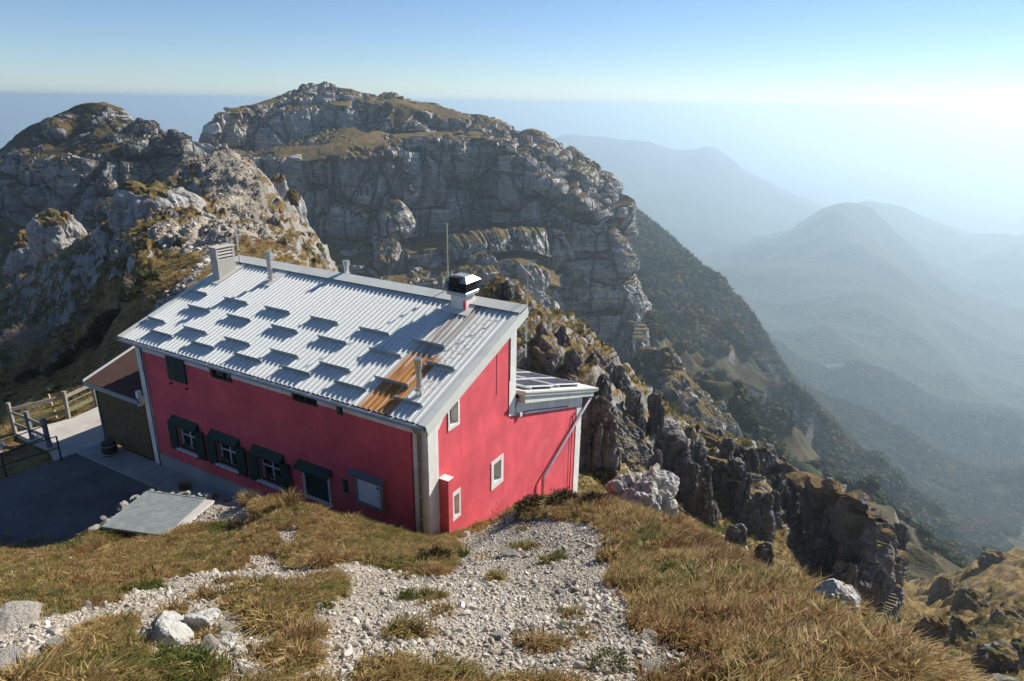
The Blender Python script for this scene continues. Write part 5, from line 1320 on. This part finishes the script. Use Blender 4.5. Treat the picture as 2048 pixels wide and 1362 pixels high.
def blades(seed, n, h, spread, lean=(0.25, -0.1), w=0.0045, curl=0.5):
    r = np.random.default_rng(seed); V = []; F = []; T = []
    for k in range(n):
        a = r.uniform(0, 6.283); q = spread * math.sqrt(r.uniform())
        bx, by = q * math.cos(a), q * math.sin(a)
        hh = h * r.uniform(0.55, 1.15); o = r.uniform(0.15, curl) * hh
        b = a + r.normal(0, 0.5)
        dx = math.cos(b) * o + lean[0] * hh; dy = math.sin(b) * o + lean[1] * hh
        ww = w * r.uniform(0.7, 1.3); c = r.uniform(0, 6.283); ex, ey = math.cos(c) * ww, math.sin(c) * ww
        i = len(V)
        for f_, z, wk in ((0, -0.03, 1.0), (0.35, 0.60, 0.85), (1.0, 1.0 - 0.35 * o / hh, 0.15)):
            x, y = bx + dx * f_ ** 1.6, by + dy * f_ ** 1.6
            V += [(x - ex * wk, y - ey * wk, z * hh), (x + ex * wk, y + ey * wk, z * hh)]; T += [max(z, 0)] * 2
        F += [(i, i + 1, i + 3, i + 2), (i + 2, i + 3, i + 5, i + 4)]
    return V, F, T
def blade_mesh(name, *a, **k):
    V, F, T = blades(*a, **k)
    me_ = bpy.data.meshes.new(name); me_.from_pydata(V, [], F)
    q = me_.attributes.new('tip', 'FLOAT', 'POINT'); q.data.foreach_set('value', np.array(T, np.float32))
    me_.materials.append(M_grass)
    return me_
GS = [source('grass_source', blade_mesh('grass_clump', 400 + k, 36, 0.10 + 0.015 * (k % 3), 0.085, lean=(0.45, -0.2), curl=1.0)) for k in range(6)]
def polar_pts(n, d0, d1, pw, a0=-44, a1=44):
    u = RNG.random(n); e = pw + 1
    d = (d0 ** e + u * (d1 ** e - d0 ** e)) ** (1 / e)
    a = np.radians(RNG.uniform(a0, a1, n))
    return np.sin(a) * d, np.cos(a) * d, d
HUTP = [hp(-0.1, -0.06, 0)[:2], hp(10, -0.06, 0)[:2], hp(10, 12.4, 0)[:2], hp(4.4, 15.6, 0)[:2], hp(-0.1, 15.6, 0)[:2]]
GRATEP = [tuple(p + np.array([-8.8, 14.5])) for p in q4]
def ground_pts(x, y):
    z = near_z(x, y); g = gravel_mask(x, y)
    z = z + near_detail(x, y, z, g)
    P = np.stack([x, y, z], 1)
    free = (inpoly(YARD, x, y) < 0.25) & (inpoly(HUTP, x, y) < 0) & (inpoly(GRATEP, x, y) < -0.02)
    free &= inpoly(list(STRIP), x, y) < 0
    return P, g, free
def vis(P):
    return P[:, 2] > -60
x, y, d = polar_pts(92000, 2.4, 19, 0.35)
P, g, free = ground_pts(x, y)
gm = g + 0.4 * fbm(P * 2.2, 3)
near_edge = fbm(P * np.array([0.9, 0.9, 0.9]) + 31, 3)
k = free & (gm < 0.42) & (RNG.random(len(P)) < 0.92 - 0.85 * sstep(0.02, 0.34, fbm(P * 1.1 + 8, 3)))
# odd tufts in the gravel
k |= free & (g > 0.5) & (fbm(P * 1.6 + 50, 3) > 0.68) & (RNG.random(len(P)) < 0.7)
P = P[k]; d = d[k]
w1, w2, wi = worley(P * 2.1)
hill = 1.25 - 0.9 * w1
scl = (0.36 + 0.95 * hill.clip(0, 1)) * RNG.uniform(0.65, 1.35, len(P)) * (1.0 + 0.3 * fbm(P * 0.5 + 3, 2))
right = sstep(0.5, 3.5, P[:, 0] - 0.05 * P[:, 1])
tint = 0.54 + 0.40 * fbm(P * 0.55 + 5, 3) + 0.20 * RNG.normal(size=len(P)) + 0.06 * right * fbm(P * 0.8 + 15, 2) * 3
green = fbm(P * 0.9 + 77, 3) - 0.30
tint = np.where(green > 0, tint - 1.3 * green, tint)
red = sstep(0.0, 1.0, inpoly([hit(*q)[:2] for q in ((1150, 1030), (1300, 1060), (1500, 1140), (1700, 1240), (1850, 1362), (1780, 1362), (1600, 1230), (1400, 1130), (1250, 1080))], P[:, 0], P[:, 1]) + 0.5)
tint = (tint + 0.28 * red).clip(0, 1)
rot = np.stack([RNG.normal(0, 0.12, len(P)), RNG.normal(0, 0.12, len(P)), RNG.normal(0, 0.7, len(P)) + np.where(P[:, 0] > 1, 0.3, -0.3)], 1)
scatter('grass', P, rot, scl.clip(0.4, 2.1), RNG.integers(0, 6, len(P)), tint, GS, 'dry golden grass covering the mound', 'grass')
# rougher, sparser growth on the slopes further off
x, y, d = polar_pts(60000, 18, 75, 0.3)
P, g, free = ground_pts(x, y)
slope = np.abs(near_z(x + 0.4, y) - near_z(x - 0.4, y)) / 0.8 + np.abs(near_z(x, y + 0.4) - near_z(x, y - 0.4)) / 0.8
k = free & (g < 0.4) & (slope + 0.5 * fbm(P * 0.3, 3) < 1.3) & (RNG.random(len(P)) < 0.8)
P = P[k]; d = d[k]
tint = (np.where(P[:, 0] > -2, 0.22, 0.44) + 0.34 * fbm(P * 0.16 + 5, 3) + 0.12 * RNG.normal(size=len(P))).clip(0, 1)
scl = RNG.uniform(0.6, 1.25, len(P)) * (1 + d / 90)
rot = np.stack([RNG.normal(0, 0.2, len(P)), RNG.normal(0, 0.2, len(P)), RNG.uniform(0, 6.28, len(P))], 1)
scatter('slope_grass', P, rot, scl, RNG.integers(0, 6, len(P)), tint, GS, 'brown grass on the slopes beyond the hut', 'grass')
# gravel
M_grav = NT('gravel_stones')
gt = M_grav.attr('tint', 'INSTANCER')
gc_ = M_grav.ramp(gt, [(0.0, (0.15, 0.12, 0.085)), (0.3, (0.32, 0.28, 0.23)), (0.65, (0.44, 0.395, 0.335)), (1.0, (0.60, 0.56, 0.50))])
gc_ = M_grav.mix(1.0, gc_, M_grav.ramp(M_grav.noise(M_grav.obj(), 2.0, 3), [(0.3, 0.8), (0.7, 1.15)]), 'MULTIPLY')
M_grav = M_grav.done(gc_, 0.9)
SG = [source('gravel_source', stone_mesh('gravel_stone', 2, 500 + k, 0.6, 8, 0.0, M_grav)) for k in range(7)]
x, y, d = polar_pts(190000, 2.6, 19, 0.2)
P, g, free = ground_pts(x, y)
gm = g + 0.4 * fbm(P * 2.2, 3)
k = free & ((gm > 0.36) | (RNG.random(len(P)) < 0.02))
P = P[k]; n_ = len(P)
scl = np.exp(RNG.normal(-4.65, 0.68, n_)).clip(0.004, 0.065) * (1 + 0.25 * fbm(P * 0.7, 2))
rot = RNG.uniform(0, 6.28, (n_, 3)); rot[:, :2] *= 0.12
P[:, 2] += scl * 0.25
tint = (0.52 + 0.22 * RNG.normal(size=n_) + 0.3 * fbm(P * 0.8, 2)).clip(0, 1)
scatter('gravel', P, rot, scl, RNG.integers(0, 7, n_), tint, SG, 'pale limestone gravel of the path', 'gravel')
# stony scree by the path behind the hut
x, y, d = polar_pts(60000, 30, 130, 0.2, -34, -8)
P, g, free = ground_pts(x, y)
k = free & (g + 0.5 * fbm(P * 0.4, 3) > 0.5)
P = P[k]; n_ = len(P)
scl = np.exp(RNG.normal(-2.5, 0.6, n_)).clip(0.03, 0.35)
rot = RNG.uniform(0, 6.28, (n_, 3)); rot[:, :2] *= 0.1
scatter('scree', P, rot, scl, RNG.integers(0, 7, n_), (0.6 + 0.2 * RNG.normal(size=n_)).clip(0, 1), SG, 'pale scree on the path hill behind the hut', 'scree')

# ------------------------------------------------------------------ single tussocks, cushions and bushes
def tuss(px, py, h, n, lab, grp=None, seed=0, spread=0.16):
    p = ground(px, py)
    V, F, T = blades(seed, n, h, spread, (0.12, -0.02), 0.005, 0.75)
    me_ = bpy.data.meshes.new('grass_tussock'); me_.from_pydata(V, [], F)
    q = me_.attributes.new('tip', 'FLOAT', 'POINT'); q.data.foreach_set('value', np.array(T, np.float32))
    me_.materials.append(M_tuss)
    o = link('grass_tussock', me_); o.location = tuple(p)
    return tag(o, lab, 'grass tussock', grp)
def tuss_mat(nm, a, b):
    t = NT(nm); u = t.attr('tip'); n = t.noise(t.obj(), 9, 3)
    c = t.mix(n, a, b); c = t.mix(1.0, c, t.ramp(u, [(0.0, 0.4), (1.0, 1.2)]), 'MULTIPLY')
    return t.done(c, 0.7)
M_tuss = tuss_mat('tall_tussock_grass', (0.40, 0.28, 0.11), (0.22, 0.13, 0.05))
tuss(372, 985, 0.42, 420, 'round dry tussock behind the steel grating', None, 1)
tuss(496, 1012, 0.40, 380, 'dry tussock below the second shuttered window', None, 2)
tuss(432, 1000, 0.26, 200, 'small dry tussock between the grating and the hut', None, 3, 0.1)
tuss(575, 1015, 0.42, 420, 'spiky dry tussock below the third shuttered window', None, 4, 0.25)
M_cush = tuss_mat('dark_heath_leaves', (0.085, 0.065, 0.022), (0.13, 0.075, 0.03))
M_moss = tuss_mat('bright_moss_leaves', (0.11, 0.15, 0.03), (0.19, 0.19, 0.045))
M_shrub = tuss_mat('slope_shrub_leaves', (0.055, 0.06, 0.018), (0.11, 0.085, 0.026))
def cushion_mesh(name, seed, n, mat, leaf=0.05, flat=0.6, stems=False):
    """low bush of many small leaves over a domed, lumpy body"""
    r = np.random.default_rng(seed)
    d = r.normal(size=(n, 3)); d[:, 2] = np.abs(d[:, 2]); d /= np.linalg.norm(d, axis=1)[:, None]
    rad = 0.80 + 0.30 * fbm(d * 2.2 + seed, 3) + r.normal(0, 0.06, n)
    c = d * rad[:, None] * np.array([1, 1, flat]) * r.uniform(0.75, 1.0, n)[:, None] ** 0.5
    t1 = r.normal(size=(n, 3)); t1 /= np.linalg.norm(t1, axis=1)[:, None]
    up = d + 0.5 * t1; up /= np.linalg.norm(up, axis=1)[:, None]
    sd = np.cross(up, r.normal(size=(n, 3))); sd /= np.linalg.norm(sd, axis=1)[:, None]
    L = leaf * r.uniform(0.6, 1.4, n)[:, None]
    V = np.concatenate([c - sd * L * 0.3, c + sd * L * 0.3, c + up * L * 1.5])
    F = np.stack([np.arange(n), np.arange(n) + n, np.arange(n) + 2 * n], 1)
    T = np.concatenate([np.full(2 * n, 0.35), np.full(n, 1.0)]) * np.tile(0.5 + 0.5 * sstep(0, 0.7, d[:, 2]) * 0 + 0.3, 3)
    return tri_mesh(name, V, F, mat, False, {'tip': T})
CU = [cushion_mesh('heath_cushion', 600 + k, 2600, M_cush, 0.075) for k in range(3)]
CUM = cushion_mesh('moss_cushion', 620, 1800, M_moss, 0.06)
for k, (px, py, s, lab) in enumerate(((868, 1128, 0.48, 'dark green heath cushion at the end of the grass bank by the path'), (815, 1140, 0.40, 'mossy heath cushion left of the dark one by the path'), (1010, 1030, 0.42, 'dark heath cushion overhanging the scree before the gable'), (1070, 1018, 0.46, 'dark heath mound below the diagonal downpipe'), (1130, 1012, 0.48, 'brown heath mound at the right corner of the gable'), (1190, 1012, 0.45, 'brown heath mound right of the gable corner'))):
    put('heath_cushion', CUM if k == 1 else CU[k % 3], ground(px, py) + np.array([0, 0, -0.05]), random.uniform(0, 6), s, lab, 'heath')
for k, (px, py, s, lab) in enumerate(((1035, 1270, 0.09, 'bright green moss tuft in the middle of the path'), (1215, 1335, 0.20, 'bright green tuft at the lower right of the path'), (1050, 1290, 0.10, 'olive tuft below the moss on the path'), (1130, 1255, 0.09, 'small green tuft on the right half of the path'), (1420, 1235, 0.14, 'low leafy green plant in the grass right of the path'), (1625, 1262, 0.15, 'low leafy green plant in the reddish grass at the right'), (1560, 1235, 0.20, 'dark green mossy patch in the right hand grass'))):
    put('moss_tuft', CUM, ground(px, py), random.uniform(0, 6), s, lab, 'moss')
SH = [cushion_mesh('slope_shrub', 640 + k, 1500, M_shrub, 0.13, 0.8) for k in range(3)]
for k, (px, py, s) in enumerate(((190, 690, 0.9), (215, 660, 1.0), (150, 720, 0.8), (120, 745, 0.8), (60, 760, 0.8), (200, 770, 0.5), (230, 640, 0.8), (270, 600, 0.7), (300, 565, 0.8), (170, 640, 1.0), (30, 800, 0.5), (110, 790, 0.5))):
    p = hit(px, py, 25)
    put('slope_shrub', SH[k % 3], p, random.uniform(0, 6), s, 'olive green shrub on the shaded slope left of the hut', 'shrub', 'shrubs on the left slope')
put('slope_shrub', SH[0], hit(1205, 965, 22), 1.0, 1.1, 'olive shrub by the rocks right of the gable', 'shrub')
def twigs(name, seed, n0, h, mat, depth=3, spread=0.5):
    r = np.random.default_rng(seed); mb = MB()
    def grow(p, d, L, rad, k):
        q = p + d * L
        mb.tube([tuple(p), tuple((p + q) / 2 + r.normal(0, 0.03 * L, 3)), tuple(q)], [rad, rad * 0.8, rad * 0.6], 3, caps=False)
        if k == 0: return
        for _ in range(3):
            e = d + r.normal(0, spread, 3); e[2] = abs(e[2]) * 0.8 + 0.1; e /= np.linalg.norm(e)
            grow(p + d * L * r.uniform(0.5, 1.0), e, L * r.uniform(0.55, 0.8), rad * 0.6, k - 1)
    for _ in range(n0):
        d = r.normal(0, 0.55, 3); d[2] = 1; d /= np.linalg.norm(d)
        grow(np.array([r.normal(0, 0.15 * h), r.normal(0, 0.15 * h), 0]), d, h * r.uniform(0.35, 0.5), 0.016 * h, depth)
    return mb.build(name, mat)
M_twig = plain('bare_grey_twigs', (0.36, 0.29, 0.23), 0.85, 0, 0.2, 5)
M_twr = plain('bare_reddish_twigs', (0.20, 0.07, 0.055), 0.8, 0, 0.2, 5)
b = twigs('bare_bush', 1, 16, 3.0, M_twig, 4); b.location = tuple(hit(70, 715, 25)); tag(b, 'big leafless grey bush on the shaded slope at the left border', 'bush')
b = twigs('bare_bush', 2, 8, 1.2, M_twig, 3); b.location = tuple(hit(270, 585, 25)); tag(b, 'small leafless bush below the rock step', 'bush')
b = twigs('bare_bush', 3, 7, 0.55, M_twr, 3); b.location = tuple(ground(1005, 1052)); tag(b, 'small reddish leafless bush at the foot of the gable', 'bush')

# ------------------------------------------------------------------ woods
def crown_mesh(seed, n=150):
    r = np.random.default_rng(seed)
    v, f = ico(2)
    rad = 0.75 + 0.38 * fbm(v * 1.7 + seed, 3)
    V0 = v * rad[:, None] * np.array([1, 1, 1.15]) + np.array([0, 0, 1.5])
    d = r.normal(size=(n, 3)); d /= np.linalg.norm(d, axis=1)[:, None]
    c = d * (0.72 + 0.38 * fbm(d * 1.7 + seed, 3) + r.uniform(0, 0.2, n))[:, None] * np.array([1, 1, 1.15]) + np.array([0, 0, 1.5])
    a = r.normal(size=(n, 3)); b = r.normal(size=(n, 3))
    V1 = np.concatenate([c + a * 0.10, c + b * 0.10, c + d * 0.18])
    F1 = np.stack([np.arange(n), np.arange(n) + n, np.arange(n) + 2 * n], 1) + len(V0)
    return np.concatenate([V0, V1]), np.concatenate([f, F1])
def leaf_mat(nm, ty):
    t = NT(nm)
    ti = t.attr('tint', ty) if ty else t.noise(t.obj(), 0.4, 3)
    c = t.ramp(ti, [(0.0, (0.016, 0.030, 0.013)), (0.35, (0.032, 0.048, 0.016)), (0.6, (0.062, 0.062, 0.02)), (0.82, (0.115, 0.075, 0.024)), (1.0, (0.15, 0.07, 0.024))])
    c = t.mix(1.0, c, t.ramp(t.noise(t.pos(), 0.9, 3), [(0.3, 0.6), (0.7, 1.4)]), 'MULTIPLY')
    return t.done(c, 0.9)
M_leaf = leaf_mat('woodland_leaves', 'INSTANCER')
M_leaf1 = leaf_mat('lone_tree_leaves', None)
TS = []
for k in range(5):
    V, F = crown_mesh(700 + k)
    TS.append(source('woodland_source', tri_mesh('woodland_tree', V * np.array([1, 1, 0.9]), F, M_leaf)))
def far_pts(n, d0, d1, a0, a1, pw=0.2):
    x, y, d = polar_pts(n, d0, d1, pw, a0, a1)
    # heights from the built mesh itself
    la = np.interp(np.arctan2(x, y), az, np.arange(NU2)); ld = np.interp(np.log(d), np.log(dd), np.arange(NV2))
    i = np.clip(la.astype(int), 0, NU2 - 2); j = np.clip(ld.astype(int), 0, NV2 - 2); fa = la - i; fd = ld - j
    def bl(A):
        A = A.reshape(NV2, NU2)
        return (A[j, i] * (1 - fa) + A[j, i + 1] * fa) * (1 - fd) + (A[j + 1, i] * (1 - fa) + A[j + 1, i + 1] * fa) * fd
    return np.stack([x, y, bl(fz)], 1), d, bl(wood), bl(turf_f)
P, d, wv, tv = far_pts(105000, 140, 1500, 6, 41, 0.1)
k = (wv + 0.5 * fbm(P * (1 / 45.), 3) > 0.66) & (tv > 0.3)
P = P[k]; d = d[k]; n_ = len(P)
scl = RNG.uniform(1.3, 4.0, n_) * (0.6 + 0.6 * sstep(180, 600, d)); scl = scl * (1 + 0.6 * sstep(600, 1500, d))
P[:, 2] -= scl * 0.5
rot = np.zeros((n_, 3)); rot[:, 2] = RNG.uniform(0, 6.28, n_)
tint = (0.42 + 0.45 * fbm(P * (1 / 60.), 3) + 0.24 * RNG.normal(size=n_)).clip(0, 1)
scatter('woodland', P, rot, scl, RNG.integers(0, 5, n_), tint, TS, 'autumn woods covering the valley slopes', 'woods')
CR_ = []
for k in range(4):
    V, F = crown_mesh(730 + k, 220)
    CR_.append(tri_mesh('crown', V - np.array([0, 0, 0.2]), F, M_leaf1))
tk = MB().tube([(0, 0, -0.3), (0.03, 0, 0.5), (0, 0.03, 1.2)], [0.11, 0.09, 0.05], 6); me_tr = bpy.data.meshes.new('trunk'); me_tr.from_pydata(tk.v, [], tk.f); me_tr.materials.append(plain('tree_bark', (0.07, 0.055, 0.04), 0.9))
def far_hit(px, py):
    q = ray(px, py); q = q / q[1]
    t = np.exp(np.linspace(math.log(100), math.log(900), 500)); x, y = q[0] * t, q[1] * t; d = np.hypot(x, y)
    la = np.interp(np.arctan2(x, y), az, np.arange(NU2)); ld = np.interp(np.log(d), np.log(dd), np.arange(NV2))
    z = fz.reshape(NV2, NU2)[np.round(ld).astype(int), np.round(la).astype(int)]
    k = np.nonzero(CAMZ + q[2] * t < z)[0]
    return None if not len(k) else np.array([x[k[0]], y[k[0]], z[k[0]]])
LT = []
while len(LT) < 45:
    q = far_hit(random.uniform(1640, 1890), random.uniform(930, 1190))
    if q is not None and 150 < q[1] < 470 and min([9.0] + [math.hypot(q[0] - r_[0], q[1] - r_[1]) for r_ in LT]) > 3.5: LT.append(q)
P = np.array(LT); k = range(len(LT))
for i in k:
    e = empty('slope_tree', (P[i][0], P[i][1], P[i][2] - 0.35)); s = random.uniform(0.006, 0.0115) * float(np.linalg.norm(P[i])); e.scale = (s, s, s * 0.9)
    tag(e, 'dark lone tree dotted on the brown grass slope above the valley', 'tree', 'lone trees on the brown slope')
    link('crown', CR_[i % 4], e); link('trunk', me_tr, e)
fh_ = empty('valley_house', tuple(at(1656, 693, 1345)))
i0 = np.argmin(np.hypot(fx - fh_.location.x, fy - fh_.location.y)); fh_.location.z = float(fz[i0]) + 2
tag(fh_, 'tiny white house in the woods of the hazy valley', 'house')
MB().box(-6, 6, -4, 4, -4, 6).build('walls', M_white, fh_)
MB().prism([(-4.6, 5.8), (4.6, 5.8), (0, 9)], 0, -6.6, 6.6).build('roof', plain('far_tiles', (0.3, 0.12, 0.08), 0.8), fh_)


# ------------------------------------------------------------------ tell the repeats apart: by row and by count along the row
ORD = ['first', 'second', 'third', 'fourth', 'fifth', 'sixth', 'seventh', 'eighth', 'ninth', 'tenth', 'eleventh', 'twelfth', 'thirteenth', 'fourteenth', 'fifteenth', 'sixteenth']
def seen(o):
    x, y, z = o.location; z -= CAMZ
    d = y * math.cos(PITCH) - z * math.sin(PITCH)
    return FPX * x / d, -FPX * (y * math.sin(PITCH) + z * math.cos(PITCH)) / d
def name_rows(group, what, where, rows):
    obs = [o for o in COL.objects if o.get('group') == group and o.get('label') and 'just right' not in o['label'] and 'slim' not in o['label']]
    obs.sort(key=lambda o: seen(o)[1])
    n = len(obs); cut = [obs[n * k // len(rows):n * (k + 1) // len(rows)] for k in range(len(rows))]
    for rname, row in zip(rows, cut):
        row.sort(key=lambda o: seen(o)[0])
        for k, o in enumerate(row):
            o['label'] = f'{ORD[k]} {what} from left, {rname} {where}'
name_rows('limestone towers right behind the hut', 'grey tower', 'cliff behind the hut', ('upper part of', 'lower part of'))
name_rows('towers on the first rib', 'dark tower', 'below the perched boulder', ('on the rib',))
name_rows('towers on the middle rib', 'weathered tower', 'middle rib right of the hut', ('upper half of', 'lower half of'))
name_rows('towers on the outermost rib', 'jagged tower', 'outermost rib above the valley', ('top row of', 'second row of', 'third row of', 'lowest row of'))
name_rows('towers on the left peak saddle', 'weathered rock tower', 'saddle of the left peak', ('on the',))
name_rows('lone trees on the brown slope', 'lone tree', 'brown slope above the valley', ('top row of', 'second row of', 'lowest row of'))
name_rows('shrubs on the left slope', 'olive shrub', 'shaded slope left of the hut', ('on the',))
name_rows('rocks on the lower right spur', 'rough dark rock', 'lower right spur', ('on the',))
name_rows('rock teeth beyond the grass', 'lone rock tooth', 'just beyond the near grass', ('on the slope',))
# ------------------------------------------------------------------ the hazy air
hz = NT('haze_air')
hz.t.nodes.remove(hz.b)
pv = hz.n('ShaderNodeVolumePrincipled')
pv.inputs['Color'].default_value = (0.60, 0.77, 0.895, 1)
pv.inputs['Density'].default_value = 0.00034
pv.inputs['Anisotropy'].default_value = 0.48
hz.l(pv.outputs[0], hz.out.inputs['Volume'])
hb = MB().box(-17000, 17000, -6000, 21000, -1100, 30).build('haze', hz.m)
tag(hb, 'pale bluish haze filling the air over the valley', 'haze', kind='stuff')
